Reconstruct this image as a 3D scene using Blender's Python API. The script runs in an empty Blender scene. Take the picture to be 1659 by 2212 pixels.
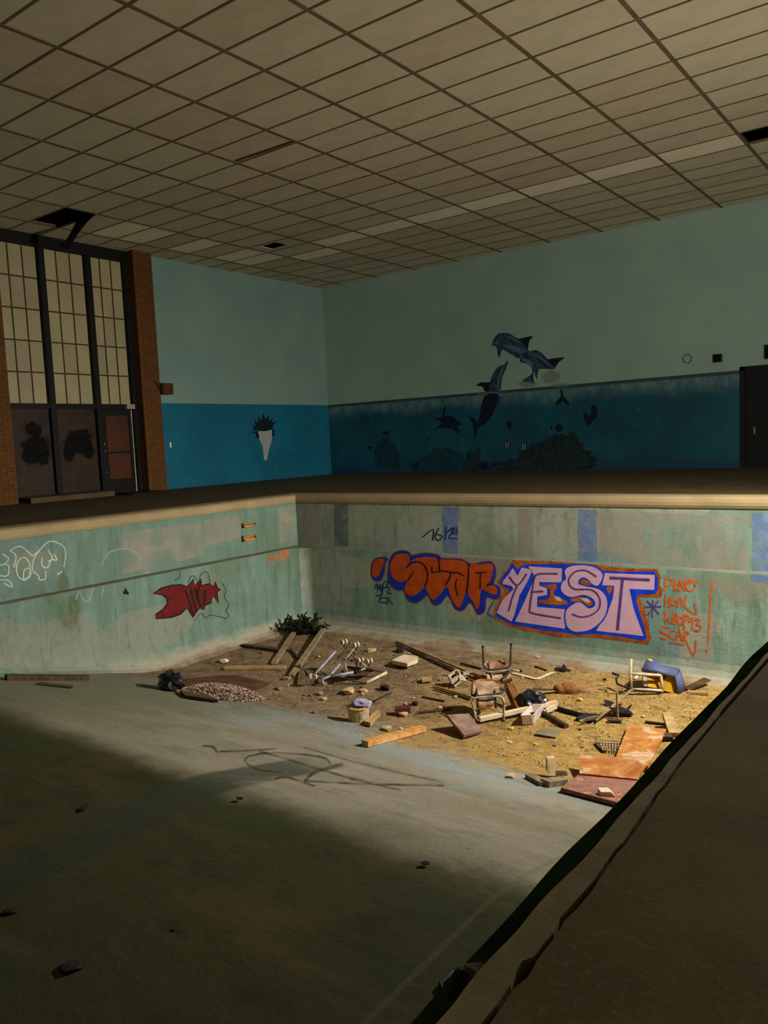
import bpy, bmesh, math, random
from mathutils import Vector, Matrix, noise
random.seed(7)
scene = bpy.context.scene
COL = scene.collection

# ------------------------------------------------------------------ camera, world, lamp, exposure
W, H = 1659, 2212
FPX = 1710.25
CAM = Vector((0, 0, 0.859))
YAW, PITCH, ROLL = 0.6487, 0.08914, -0.04606
FW = Vector((-math.sin(YAW)*math.cos(PITCH), math.cos(YAW)*math.cos(PITCH), -math.sin(PITCH)))
_r0 = Vector((math.cos(YAW), math.sin(YAW), 0)); _u0 = _r0.cross(FW)
RT = _r0*math.cos(ROLL)+_u0*math.sin(ROLL); UP = _u0*math.cos(ROLL)-_r0*math.sin(ROLL)
cd = bpy.data.cameras.new('camera'); cam = bpy.data.objects.new('camera', cd); COL.objects.link(cam)
cd.sensor_fit = 'VERTICAL'; cd.sensor_height = 36; cd.lens = FPX/H*36; cd.clip_end = 200
m = Matrix((RT, UP, -FW)).transposed().to_4x4(); m.translation = CAM; cam.matrix_world = m
scene.camera = cam
wd = bpy.data.worlds.new('world'); scene.world = wd; wd.use_nodes = True
wd.node_tree.nodes['Background'].inputs[0].default_value = (0.75, 0.8, 0.7, 1)
wd.node_tree.nodes['Background'].inputs[1].default_value = 0.03
# torch held by someone on the deck past the far pool corner, beam turned down into the pool
LAMP = Vector((-0.7, 8.7, 1.5)); AIM = Vector((-3.7, 8.2, -2.3))
def lamp(kind, name, strength, color, radius, fall, even=0.0):
    d = bpy.data.lights.new(name, kind); o = bpy.data.objects.new(name, d); COL.objects.link(o); o.location = LAMP
    d.energy = 1.0; d.color = color; d.shadow_soft_size = radius; d.use_nodes = True
    nt = d.node_tree; fo = nt.nodes.new('ShaderNodeLightFalloff'); fo.inputs['Strength'].default_value = strength
    if even:
        f2 = nt.nodes.new('ShaderNodeLightFalloff'); f2.inputs['Strength'].default_value = even; ad = nt.nodes.new('ShaderNodeMath')
        nt.links.new(fo.outputs[fall], ad.inputs[0]); nt.links.new(f2.outputs['Constant'], ad.inputs[1]); nt.links.new(ad.outputs[0], nt.nodes['Emission'].inputs['Strength'])
    else: nt.links.new(fo.outputs[fall], nt.nodes['Emission'].inputs['Strength'])
    return o
tl = lamp('SPOT', 'torch', 300.0, (1.0, 0.97, 0.91), 0.03, 'Linear')
tl.rotation_euler = (AIM-LAMP).to_track_quat('-Z', 'Y').to_euler(); tl.data.spot_size = math.radians(146); tl.data.spot_blend = 1.0
lamp('POINT', 'fill_lamp', 46.0, (1.0, 0.975, 0.88), 0.05, 'Linear', 7.5)  # added fill at the torch position, brightens ceiling and upper walls
scene.view_settings.view_transform = 'Standard'; scene.view_settings.look = 'None'
scene.view_settings.gamma = 1; scene.view_settings.exposure = 0.0; scene.view_settings.use_curve_mapping = False

# ------------------------------------------------------------------ dimensions (metres, deck level is z = 0)
XL, YW, HC = -14.669, 16.982, 5.143          # far side walls and ceiling
ZW = 1.935                                    # painted waterline
S = 1.207
XP, YP, XR = -7.8885*S, 8.3079*S, -0.635      # pool walls
ZCB = CAM.z-0.8355*S                          # underside of coping
ZL = CAM.z-1.44434*S                          # ledge
LED = 0.20
XPL, YPL = XP+LED, YP-LED
ZD = CAM.z-2.565*S; YS, SL, YC = 6.8, 0.24, 3.38
ZS = ZD+SL*(YS-YC)
TX, TY = -6.61916, 5.65139                    # ceiling grid origin
def floor_z(y):
    if y >= YS: return ZD
    if y <= YC: return ZS
    return ZD+SL*(YS-y)
def ray(x, y): return FW+RT*((x-W/2)/FPX)-UP*((y-H/2)/FPX)
def PY(x, y, Y): d = ray(x, y); return CAM+d*(Y/d.y)
def PX(x, y, X): d = ray(x, y); return CAM+d*(X/d.x)
def PZ(x, y, Z): d = ray(x, y); return CAM+d*((Z-CAM.z)/d.z)
def PF(x, y):
    p = PZ(x, y, ZD)
    if p.y >= YS: return p
    d = ray(x, y)
    t = (ZD+SL*YS-CAM.z)/(d.z+SL*d.y); p = CAM+d*t
    if p.y >= YC: return p
    return PZ(x, y, ZS)
FH = Vector((FW.x, FW.y, 0)).normalized(); RH = Vector((FH.y, -FH.x, 0)); ZUP = Vector((0, 0, 1))
class Spot:
    """a place on the pool floor; at(x, y, t) is the point seen at x, y that lies t metres in front of it"""
    def __init__(s, x, y): s.o = PF(x, y)
    def at(s, x, y, t=0.0):
        d = ray(x, y); k = ((s.o-CAM).dot(FH)-t)/d.dot(FH); return CAM+d*k

# ------------------------------------------------------------------ mesh helpers
class MB:
    def __init__(s): s.v = []; s.f = []
    def add(s, vs, fs):
        n = len(s.v); s.v += [Vector(v) for v in vs]; s.f += [tuple(i+n for i in f) for f in fs]; return s
    def box(s, a, b):
        x0, y0, z0 = a; x1, y1, z1 = b
        return s.add([(x0,y0,z0),(x1,y0,z0),(x1,y1,z0),(x0,y1,z0),(x0,y0,z1),(x1,y0,z1),(x1,y1,z1),(x0,y1,z1)],
                     [(0,3,2,1),(4,5,6,7),(0,1,5,4),(1,2,6,5),(2,3,7,6),(3,0,4,7)])
    def bar(s, A, B, w, h, up=ZUP, jit=0.0):
        A = Vector(A); B = Vector(B); d = (B-A).normalized(); sd = d.cross(up)
        if sd.length < 1e-4: sd = d.cross(Vector((1, 0, 0)))
        sd.normalize(); u = sd.cross(d)
        vs = []
        for P in (A, B):
            for (i, j) in ((-1, 0), (1, 0), (1, 1), (-1, 1)):
                vs.append(P+sd*(i*w/2)+u*(j*h)+Vector((random.uniform(-jit, jit), random.uniform(-jit, jit), random.uniform(0, jit))))
        return s.add(vs, [(0,1,2,3),(7,6,5,4),(0,4,5,1),(1,5,6,2),(2,6,7,3),(3,7,4,0)])
    def tube(s, pts, r, seg=7, cap=True, r1=None):
        pts = [Vector(p) for p in pts]; n = len(pts); ref = None; rings = []
        for i, p in enumerate(pts):
            d = ((pts[min(i+1, n-1)]-pts[max(i-1, 0)])).normalized()
            if ref is None:
                ref = d.orthogonal().normalized()
            else:
                ref = (ref-d*ref.dot(d)); ref = ref.normalized() if ref.length > 1e-6 else d.orthogonal().normalized()
            b = d.cross(ref); rr = r[i] if isinstance(r, (list, tuple)) else (r if r1 is None else r+(r1-r)*i/(n-1))
            rings.append([p+(ref*math.cos(2*math.pi*k/seg)+b*math.sin(2*math.pi*k/seg))*rr for k in range(seg)])
        vs = [v for R in rings for v in R]; fs = []
        for i in range(n-1):
            for k in range(seg):
                k2 = (k+1) % seg; fs.append((i*seg+k, i*seg+k2, (i+1)*seg+k2, (i+1)*seg+k))
        if cap:
            fs.append(tuple(range(seg))[::-1]); fs.append(tuple((n-1)*seg+k for k in range(seg)))
        return s.add(vs, fs)
    def prism(s, pts, vec):
        pts = [Vector(p) for p in pts]; n = len(pts); vec = Vector(vec)
        return s.add(pts+[p+vec for p in pts], [tuple(range(n))[::-1], tuple(range(n, 2*n))]+[(i, (i+1) % n, n+(i+1) % n, n+i) for i in range(n)])
    def sheet(s, rows, th):
        """rows of points joined to a skin of thickness th"""
        nr, nc = len(rows), len(rows[0]); P = [[Vector(p) for p in r] for r in rows]; N = []
        for i in range(nr):
            for j in range(nc):
                a = P[min(i+1, nr-1)][j]-P[max(i-1, 0)][j]; b = P[i][min(j+1, nc-1)]-P[i][max(j-1, 0)]
                nn = a.cross(b); N.append(nn.normalized() if nn.length > 1e-9 else ZUP.copy())
        T = [p for r in P for p in r]; B = [p-n*th for p, n in zip(T, N)]; k = nr*nc; fs = []
        for i in range(nr-1):
            for j in range(nc-1):
                a, b, c, d = i*nc+j, i*nc+j+1, (i+1)*nc+j+1, (i+1)*nc+j
                fs += [(a, d, c, b), (k+a, k+b, k+c, k+d)]
        edge = [j for j in range(nc)]+[i*nc+nc-1 for i in range(1, nr)]+[(nr-1)*nc+j for j in range(nc-2, -1, -1)]+[i*nc for i in range(nr-2, 0, -1)]
        for a, b in zip(edge, edge[1:]+edge[:1]): fs.append((a, b, k+b, k+a))
        return s.add(T+B, fs)
    def ball(s, c, r, sc=(1, 1, 1), jit=0.0, sub=1):
        bm = bmesh.new(); bmesh.ops.create_icosphere(bm, subdivisions=sub, radius=r)
        bm.verts.index_update()
        vs = [Vector(c)+Vector((v.co.x*sc[0], v.co.y*sc[1], v.co.z*sc[2]))*(1+random.uniform(-jit, jit)) for v in bm.verts]
        fs = [tuple(v.index for v in f.verts) for f in bm.faces]; bm.free(); return s.add(vs, fs)
    def wheel(s, c, axis, r, w, seg=14):
        a = Vector(axis).normalized(); return s.tube([Vector(c)-a*w/2, Vector(c)-a*w*0.2, Vector(c)+a*w*0.2, Vector(c)+a*w/2], r, seg)
    def build(s, name, mat, parent=None, loc=None, smooth=False):
        org = Vector(loc) if loc is not None else (parent.matrix_world.translation if parent is not None else Vector((0, 0, 0)))
        if parent is not None: org = ORG.get(parent.name, Vector((0, 0, 0)))
        me = bpy.data.meshes.new(name); me.from_pydata([v-org for v in s.v], [], s.f)
        bm = bmesh.new(); bm.from_mesh(me); bmesh.ops.recalc_face_normals(bm, faces=bm.faces); bm.to_mesh(me); bm.free()
        if smooth: me.polygons.foreach_set('use_smooth', [True]*len(me.polygons))
        me.materials.append(M[mat] if isinstance(mat, str) else mat)
        o = bpy.data.objects.new(name, me); COL.objects.link(o)
        if parent is not None: o.parent = parent; ORG[o.name] = org
        else: o.location = org; ORG[o.name] = org
        return o
ORG = {}
def tag(o, label=None, cat=None, group=None, kind=None):
    if label: o['label'] = label
    if cat: o['category'] = cat
    if group: o['group'] = group
    if kind: o['kind'] = kind
    return o
def thing(name, label, cat, loc, group=None):
    o = bpy.data.objects.new(name, None); COL.objects.link(o); o.location = loc; o.empty_display_size = 0.05
    ORG[o.name] = Vector(loc); return tag(o, label, cat, group)
def catmull(pts, n=6, closed=False):
    P = [Vector((p[0], p[1])) for p in pts]; k = len(P); out = []
    rng = range(k) if closed else range(k-1)
    for i in rng:
        g = (lambda j: P[j % k]) if closed else (lambda j: P[max(0, min(k-1, j))])
        a, b, c, d = g(i-1), g(i), g(i+1), g(i+2)
        for q in range(n):
            t = q/n
            out.append(0.5*((2*b)+(c-a)*t+(2*a-5*b+4*c-d)*t*t+(3*b-a-3*c+d)*t**3))
    if not closed: out.append(P[-1])
    return out

# ------------------------------------------------------------------ materials
M = {}
def lin(c):
    f = lambda v: v/12.92 if v <= 0.04045 else ((v+0.055)/1.055)**2.4
    return tuple(f(v/255) for v in c)+(1,)
class NT:
    def __init__(s, name, rough=0.85, spec=0.2):
        s.m = bpy.data.materials.new(name); s.m.use_nodes = True; s.t = s.m.node_tree; s.b = s.t.nodes['Principled BSDF']
        s.b.inputs['Roughness'].default_value = rough; s.b.inputs['Specular IOR Level'].default_value = spec; M[name] = s.m
        s.geo = None
    def n(s, typ, **kw):
        o = s.t.nodes.new(typ)
        for k, v in kw.items(): setattr(o, k, v)
        return o
    def put(s, sock, v):
        if hasattr(v, 'node'): s.t.links.new(v, sock)
        else: sock.default_value = v
    def pos(s):
        if s.geo is None: s.geo = s.n('ShaderNodeNewGeometry').outputs['Position']
        return s.geo
    def obj(s): return s.n('ShaderNodeTexCoord').outputs['Object']
    def xyz(s):
        o = s.n('ShaderNodeSeparateXYZ'); s.put(o.inputs[0], s.pos()); return o.outputs
    def scale(s, vec, sc):
        o = s.n('ShaderNodeVectorMath', operation='MULTIPLY'); s.put(o.inputs[0], vec); o.inputs[1].default_value = sc; return o.outputs[0]
    def noise(s, vec, sc, det=4, rough=0.55, dist=0.0):
        o = s.n('ShaderNodeTexNoise'); s.put(o.inputs['Vector'], vec); o.inputs['Scale'].default_value = sc
        o.inputs['Detail'].default_value = det; o.inputs['Roughness'].default_value = rough; o.inputs['Distortion'].default_value = dist; return o.outputs['Fac']
    def voro(s, vec, sc, feature='F1', metric='EUCLIDEAN'):
        o = s.n('ShaderNodeTexVoronoi', feature=feature, distance=metric); s.put(o.inputs['Vector'], vec); o.inputs['Scale'].default_value = sc; return o.outputs
    def math(s, op, a, b=0.0, c=0.0, clamp=False):
        o = s.n('ShaderNodeMath', operation=op, use_clamp=clamp); s.put(o.inputs[0], a); s.put(o.inputs[1], b); s.put(o.inputs[2], c); return o.outputs[0]
    def step(s, v, a, b, o0=0.0, o1=1.0):
        o = s.n('ShaderNodeMapRange', interpolation_type='SMOOTHSTEP'); s.put(o.inputs[0], v)
        for i, q in enumerate((a, b, o0, o1)): o.inputs[i+1].default_value = q
        return o.outputs[0]
    def mix(s, f, a, b):
        o = s.n('ShaderNodeMix', data_type='RGBA'); s.put(o.inputs[0], f)
        for k, v in ((6, a), (7, b)): s.put(o.inputs[k], lin(v) if isinstance(v, tuple) and len(v) == 3 else v)
        return o.outputs[2]
    def col(s, c): s.put(s.b.inputs['Base Color'], lin(c) if isinstance(c, tuple) and len(c) == 3 else c); return s
    def bump(s, h, dist=0.01, strength=0.6):
        o = s.n('ShaderNodeBump'); o.inputs['Strength'].default_value = strength; o.inputs['Distance'].default_value = dist
        s.put(o.inputs['Height'], h); s.t.links.new(o.outputs[0], s.b.inputs['Normal']); return s
def simple(name, c1, c2, sc=8, rough=0.85, lo=0.35, hi=0.65, bump=0.0, stretch=None, metal=0.0, spec=0.2):
    t = NT(name, rough, spec); v = t.obj()
    if stretch: v = t.scale(v, stretch)
    n = t.noise(v, sc, 5); t.col(t.mix(t.step(n, lo, hi), c1, c2)); t.b.inputs['Metallic'].default_value = metal
    if bump: t.bump(n, bump)
    return t.m

# pool walls: weathered mint paint, buff overpaint, vertical streaks
def pool_wall(name, horiz):
    t = NT(name, 0.75, 0.25); p = t.pos(); x = t.xyz(); h = x[0] if horiz else x[1]
    st = t.noise(t.scale(p, (2.2, 2.2, 0.35)), 2.0, 6, 0.65)
    big = t.noise(t.scale(p, (0.55, 0.55, 0.9)), 1.0, 3); sp0 = t.noise(p, 3.0, 5, 0.7)
    cell = t.voro(t.scale(p, (0.62, 0.62, 0.9)), 1.0, 'F1', 'CHEBYCHEV')[1]
    sc = t.n('ShaderNodeSeparateColor'); t.put(sc.inputs[0], cell)
    c = t.mix(t.step(st, 0.3, 0.7), (134, 162, 146), (102, 132, 114))
    cm = t.math('ADD', sc.outputs[0], t.math('MULTIPLY', t.math('SUBTRACT', sp0, 0.5), 0.35))
    c = t.mix(t.math('MULTIPLY', t.step(cm, 0.62 if horiz else 0.8, 0.74 if horiz else 0.92), 0.55), c, (164, 154, 134))
    c = t.mix(t.math('MULTIPLY', t.step(sc.outputs[1], 0.78, 0.84), 0.4), c, (112, 140, 146))
    c = t.mix(t.math('MULTIPLY', t.step(big, 0.5, 0.68), 0.65), c, (104, 122, 88))
    sp = t.noise(t.scale(p, (9, 9, 2.0)), 2.5, 6, 0.72)
    c = t.mix(t.math('MULTIPLY', t.step(sp, 0.54, 0.72), 0.5), c, (182, 178, 158))
    sp2 = t.noise(t.scale(p, (5, 5, 0.8)), 1.5, 6, 0.7)
    c = t.mix(t.math('MULTIPLY', t.step(sp2, 0.53, 0.68), 0.5), c, (74, 90, 70))
    mot = t.noise(p, 9, 6, 0.75)
    c = t.mix(t.math('MULTIPLY', t.step(mot, 0.5, 0.66), 0.35), c, (88, 100, 80))
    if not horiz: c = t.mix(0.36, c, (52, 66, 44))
    # silt line where the dirt sits against the wall
    e = t.math('ADD', x[2], t.math('MULTIPLY', t.noise(p, 3.0, 5, 0.7), 0.5))
    c = t.mix(t.math('MULTIPLY', t.step(e, ZD+0.55, ZD+0.30), 0.7), c, (166, 152, 128))
    c = t.mix(t.step(e, ZD+0.36, ZD+0.22), c, (128, 104, 78))
    t.col(c); t.bump(t.noise(p, 14, 6, 0.7), 0.012, 0.5)
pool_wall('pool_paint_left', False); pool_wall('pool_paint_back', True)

# pool floor: silt at the deep end, pale slope, algae plus painted-in shade on the shallow flat
t = NT('pool_floor', 0.9, 0.15); p = t.pos(); x = t.xyz()
n1 = t.noise(p, 0.7, 5, 0.6); n2 = t.noise(p, 2.5, 6, 0.65); n3 = t.noise(p, 11, 6, 0.7); n4 = t.noise(t.scale(p, (0.5, 2.0, 1)), 1.6, 5)
yy = t.math('ADD', x[1], t.math('MULTIPLY', t.math('SUBTRACT', n1, 0.5), 2.4))
yy = t.math('ADD', yy, t.math('MULTIPLY', t.math('SUBTRACT', n2, 0.5), 0.8))
yy2 = t.math('ADD', yy, t.math('MULTIPLY', t.math('SUBTRACT', n3, 0.5), 1.6)); dirt = t.step(yy2, 5.65, 6.5)
cd1 = t.mix(t.step(n2, 0.35, 0.65), (112, 90, 66), (140, 116, 86))
cd1 = t.mix(t.math('MULTIPLY', t.step(n3, 0.55, 0.7), 0.6), cd1, (165, 145, 112))
cd1 = t.mix(t.math('MULTIPLY', t.step(t.noise(p, 24, 4, 0.7), 0.62, 0.7), 0.7), cd1, (70, 54, 38))
mud = t.noise(t.scale(p, (1, 1.3, 1)), 4.5, 6, 0.7)
cd1 = t.mix(t.math('MULTIPLY', t.step(mud, 0.52, 0.64), 0.7), cd1, (84, 64, 44))
cd1 = t.mix(t.math('MULTIPLY', t.step(t.noise(p, 7.5, 6, 0.75), 0.56, 0.66), 0.6), cd1, (176, 154, 120))
och = t.mix(t.step(n3, 0.35, 0.7), (152, 116, 50), (178, 146, 84))
och = t.mix(t.math('MULTIPLY', t.step(t.noise(p, 18, 5, 0.75), 0.57, 0.66), 0.65), och, (104, 80, 44))
och = t.mix(t.math('MULTIPLY', t.step(mud, 0.5, 0.62), 0.6), och, (98, 78, 48))
och = t.mix(t.math('MULTIPLY', t.step(t.noise(p, 6.5, 6, 0.75), 0.55, 0.66), 0.6), och, (178, 158, 108))
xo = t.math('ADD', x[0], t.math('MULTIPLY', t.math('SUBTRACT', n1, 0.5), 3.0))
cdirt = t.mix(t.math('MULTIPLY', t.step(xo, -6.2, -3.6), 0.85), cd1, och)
pale = t.mix(t.step(n4, 0.3, 0.7), (122, 114, 94), (142, 134, 114))
pale = t.mix(t.math('MULTIPLY', t.step(yy, 5.0, 5.9), 0.55), pale, (126, 146, 150))
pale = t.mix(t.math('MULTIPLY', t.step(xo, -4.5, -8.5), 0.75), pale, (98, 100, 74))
alg_shade = t.mix(t.step(n1, 0.35, 0.65), (68, 62, 36), (58, 61, 35))  # algae tone, darkened to paint in the shade of the shallow flat
alg_shade = t.mix(t.math('MULTIPLY', t.step(n4, 0.5, 0.7), 0.6), alg_shade, (84, 74, 48))
bl = t.noise(t.scale(p, (1.0, 1.7, 1)), 1.9, 7, 0.7)
pale = t.mix(t.math('MULTIPLY', t.step(bl, 0.5, 0.64), 0.45), pale, (92, 92, 72)); alg_shade = t.mix(t.math('MULTIPLY', t.step(bl, 0.5, 0.64), 0.5), alg_shade, (40, 46, 22))
grn = t.noise(p, 40, 5, 0.7); pale = t.mix(t.math('MULTIPLY', t.step(grn, 0.52, 0.68), 0.3), pale, (168, 160, 140))
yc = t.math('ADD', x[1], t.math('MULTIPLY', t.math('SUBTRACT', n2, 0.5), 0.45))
base = t.mix(t.step(yc, YC+0.28, YC-0.12), pale, alg_shade)
# painted lane line, worn
lane = t.math('MULTIPLY', t.step(t.math('ABSOLUTE', t.math('ADD', x[0], 4.22)), 0.24, 0.17), t.step(n2, 0.3, 0.5, 0.35, 0.8))
lane = t.math('MULTIPLY', lane, t.step(yc, 4.9, 4.2))
base = t.mix(lane, base, (54, 60, 46))
seam = t.math('MULTIPLY', t.step(t.math('ABSOLUTE', t.math('ADD', x[0], 1.9)), 0.022, 0.01), 0.35)
base = t.mix(seam, base, (98, 94, 66))
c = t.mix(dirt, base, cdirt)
st = t.step(t.noise(t.scale(p, (1, 1.6, 1)), 5.0, 4, 0.6), 0.68, 0.74)
c = t.mix(t.math('MULTIPLY', st, 0.5), c, (60, 52, 40))
t.col(c); hgt = t.math('ADD', t.math('MULTIPLY', n3, t.step(yy, 5.6, 6.4, 0.25, 1.0)), t.math('MULTIPLY', n2, 0.3)); t.bump(hgt, 0.035, 0.9)

# room walls
def room_wall(name, up1, up2, lo1, lo2, foam):
    t = NT(name, 0.7, 0.3); p = t.pos(); x = t.xyz()
    n = t.noise(p, 0.9, 4); n2 = t.noise(t.scale(p, (1, 1, 0.5)), 5, 6, 0.7)
    up = t.mix(t.step(n, 0.3, 0.7), up1, up2); lo = t.mix(t.step(n, 0.35, 0.65), lo1, lo2)
    lo = t.mix(t.math('MULTIPLY', t.step(n2, 0.55, 0.72), 0.35), lo, tuple(min(255, v+35) for v in lo1))
    if foam:
        w = t.math('ADD', x[2], t.math('MULTIPLY', t.math('SUBTRACT', t.noise(t.scale(p, (1.0, 1, 2.0)), 1.2, 4), 0.5), 0.5))
        f = t.math('MULTIPLY', t.step(w, 1.45, 1.85), t.step(n2, 0.35, 0.7, 0.3, 0.9))
        lo = t.mix(t.math('MULTIPLY', f, 0.75), lo, (110, 135, 130))
        lo = t.mix(t.step(x[2], ZW-0.09, ZW-0.05), lo, (38, 58, 58))
        lo = t.mix(t.step(w, 0.32, 0.05), lo, (14, 50, 70))
    c = t.mix(t.math('GREATER_THAN', x[2], ZW), lo, up); t.col(c); t.bump(n2, 0.004, 0.3)
room_wall('wall_paint_left', (118, 142, 130), (110, 134, 124), (4, 92, 112), (6, 82, 102), False)
room_wall('wall_paint_back', (134, 154, 136), (124, 146, 131), (6, 70, 82), (4, 58, 72), True)
simple('ceiling_tile', (186, 172, 142), (178, 166, 136), 3, 0.95, bump=0.002)
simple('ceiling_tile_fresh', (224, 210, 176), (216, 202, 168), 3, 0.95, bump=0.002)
simple('ceiling_tile_aged', (181, 165, 134), (172, 158, 128), 3, 0.95, bump=0.002)
simple('grid_metal', (104, 86, 62), (92, 76, 54), 4, 0.7)
simple('void_black', (10, 9, 8), (6, 6, 6), 4, 1.0)
simple('deck_tile', (84, 66, 36), (70, 56, 32), 2.2, 0.75, bump=0.004)
t = NT('near_concrete', 0.95, 0.05); p = t.pos(); n1 = t.noise(p, 2.2, 5); n2 = t.noise(p, 60, 5, 0.7)
c = t.mix(t.step(n1, 0.35, 0.65), (128, 112, 82), (108, 92, 66)); c = t.mix(t.math('MULTIPLY', t.step(n2, 0.5, 0.7), 0.4), c, (150, 134, 102))
c = t.mix(t.step(t.noise(p, 5, 5, 0.6), 0.66, 0.76, 0, 0.5), c, (70, 62, 40)); c = t.mix(t.math('MULTIPLY', t.step(t.noise(p, 130, 3, 0.7), 0.5, 0.7), 0.35), c, (78, 66, 44)); t.col(c); t.bump(n2, 0.002, 0.5)
simple('coping_stone', (160, 138, 100), (146, 126, 92), 2.5, 0.8, bump=0.004)
simple('coping_near', (142, 128, 92), (124, 112, 78), 9, 0.95, bump=0.006)
simple('algae_lip', (36, 46, 20), (20, 27, 12), 7, 1.0, bump=0.006, spec=0.0)
simple('ledge_dirt', (104, 102, 86), (120, 116, 98), 5, 0.9)
simple('brick_red', (100, 62, 26), (88, 54, 23), 6, 0.9, bump=0.003)
simple('brick_brown', (92, 58, 26), (82, 50, 23), 6, 0.9, bump=0.003)
simple('mortar', (78, 52, 26), (70, 46, 23), 9, 0.95)
simple('window_frame', (14, 11, 7), (9, 7, 5), 5, 0.6)
simple('muntin', (66, 52, 32), (54, 42, 26), 5, 0.7)
simple('pane', (158, 146, 108), (150, 138, 102), 1.3, 0.5)
simple('pane_dull', (150, 136, 104), (142, 130, 98), 1.3, 0.5)
simple('door_brown', (52, 35, 19), (38, 26, 15), 3, 0.6)
simple('door_red', (74, 38, 18), (62, 32, 15), 3, 0.55)
simple('soot', (8, 8, 8), (16, 13, 10), 6, 0.9)
simple('door_black', (4, 4, 4), (6, 5, 5), 4, 0.6)
simple('steel_pale', (200, 190, 160), (170, 160, 130), 6, 0.4)
simple('brass', (190, 160, 80), (150, 120, 60), 6, 0.35, metal=0.7)
simple('black_plastic', (16, 16, 16), (26, 25, 24), 6, 0.5)
simple('grey_plate', (96, 100, 86), (84, 88, 76), 6, 0.6)
simple('white_plate', (210, 220, 215), (190, 200, 195), 6, 0.5)
# paints
for nm, c1, c2 in (('paint_orange', (184, 76, 12), (166, 64, 8)), ('paint_orange_line', (206, 96, 34), (190, 82, 24)), ('paint_rust', (176, 92, 30), (130, 62, 18)),
                   ('paint_blue', (8, 52, 170), (4, 40, 150)), ('paint_royal', (14, 66, 214), (8, 50, 190)), ('paint_pink', (208, 166, 184), (198, 160, 184)),
                   ('paint_purple', (92, 62, 132), (76, 50, 116)), ('paint_navy', (20, 44, 84), (16, 36, 72)), ('paint_dark', (34, 24, 26), (22, 18, 20)),
                   ('paint_red', (104, 17, 9), (82, 12, 7)), ('paint_chalk', (186, 192, 172), (164, 174, 152)), ('paint_chalk_faint', (150, 160, 140), (134, 148, 126)),
                   ('paint_black', (14, 12, 12), (24, 20, 18)), ('paint_maroon_edge', (128, 40, 14), (112, 34, 18)), ('paint_olive', (96, 104, 48), (112, 118, 66)),
                   ('floor_paint', (62, 54, 44), (84, 74, 60)), ('mural_dark', (8, 18, 26), (12, 26, 34)), ('mural_body', (20, 38, 58), (46, 70, 88)),
                   ('mural_belly', (82, 100, 108), (60, 80, 92)), ('mural_coral', (8, 40, 50), (18, 54, 60)), ('mural_reef', (12, 28, 32), (26, 44, 44)),
                   ('mural_white', (150, 152, 140), (136, 140, 132)), ('overpaint_grey', (150, 158, 150), (160, 160, 148))):
    simple(nm, c1, c2, 9, 0.75)
def worn(name, c1, c2, cover, sc=3.0, fade=False):
    """thin paint whose cover breaks up; with fade it also dies away towards the rim of its patch"""
    t = NT(name, 0.85, 0.15); p = t.pos(); n = t.noise(p, sc, 6, 0.68); t.col(t.mix(t.step(t.noise(p, 7, 4), 0.35, 0.65), c1, c2))
    if fade:
        at = t.n('ShaderNodeAttribute', attribute_name='fade').outputs['Fac']
        al = t.step(t.math('ADD', at, t.math('MULTIPLY', t.math('SUBTRACT', n, 0.5), 1.1)), 0.12, 0.5, 0.0, cover)
    else: al = t.step(n, 0.3, 0.62, 0.15*cover, cover)
    t.put(t.b.inputs['Alpha'], al); return t.m
worn('overpaint_buff', (168, 158, 138), (160, 152, 134), 0.6); worn('stripe_blue', (100, 122, 166), (120, 138, 172), 0.85, 4.0); worn('stripe_grey', (86, 104, 110), (104, 118, 116), 0.8, 4.0)
worn('soot_soft', (7, 6, 5), (14, 11, 8), 1.0, 6.0, True); worn('foam_soft', (120, 138, 126), (96, 116, 114), 0.4, 5.0, True); worn('coral_soft', (8, 26, 32), (18, 42, 44), 0.95, 5.0, True); worn('olive_soft', (92, 100, 44), (108, 112, 60), 0.32, 4.0, True)
worn('chalk_soft', (150, 156, 138), (140, 148, 130), 0.55, 6.0, True); worn('floor_paint_worn', (60, 52, 40), (80, 70, 54), 0.8, 8.0); worn('black_soft', (10, 9, 8), (18, 15, 12), 1.0, 9.0, True)
# debris
simple('wood_tan', (178, 146, 98), (150, 118, 74), 14, 0.85, stretch=(1, 1, 1), bump=0.003)
simple('wood_grey', (152, 132, 100), (120, 100, 74), 14, 0.9, bump=0.003)
simple('wood_dark', (86, 66, 44), (60, 46, 32), 12, 0.9, bump=0.003)
simple('wood_orange', (172, 110, 44), (196, 150, 92), 9, 0.8, bump=0.003)
simple('ply_rust', (206, 124, 50), (222, 158, 88), 5, 0.8, bump=0.002)
t = NT('ply_stained', 0.8, 0.2); v = t.obj(); a = t.noise(v, 3.2, 6, 0.65, 0.6); b = t.noise(v, 7, 5, 0.6)
c = t.mix(t.step(a, 0.35, 0.62), (150, 84, 30), (182, 128, 66)); c = t.mix(t.step(a, 0.53, 0.6, 0, 0.85), c, (188, 164, 142)); c = t.mix(t.step(b, 0.6, 0.72, 0, 0.6), c, (140, 78, 34)); t.col(c)
t = NT('ply_mauve', 0.85, 0.2); v = t.obj(); a = t.noise(v, 4.0, 6, 0.65, 0.6)
c = t.mix(t.step(a, 0.35, 0.6), (150, 104, 84), (120, 80, 66)); c = t.mix(t.step(a, 0.56, 0.66, 0, 0.9), c, (214, 146, 88)); t.col(c)
simple('board_mauve', (142, 112, 96), (110, 84, 72), 7, 0.85, bump=0.003)
simple('rust_metal', (176, 112, 38), (120, 76, 36), 14, 0.75, bump=0.002)
simple('seat_brown', (112, 74, 48), (160, 124, 92), 8, 0.7)
simple('seat_pale', (186, 152, 120), (132, 100, 80), 9, 0.7)
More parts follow.
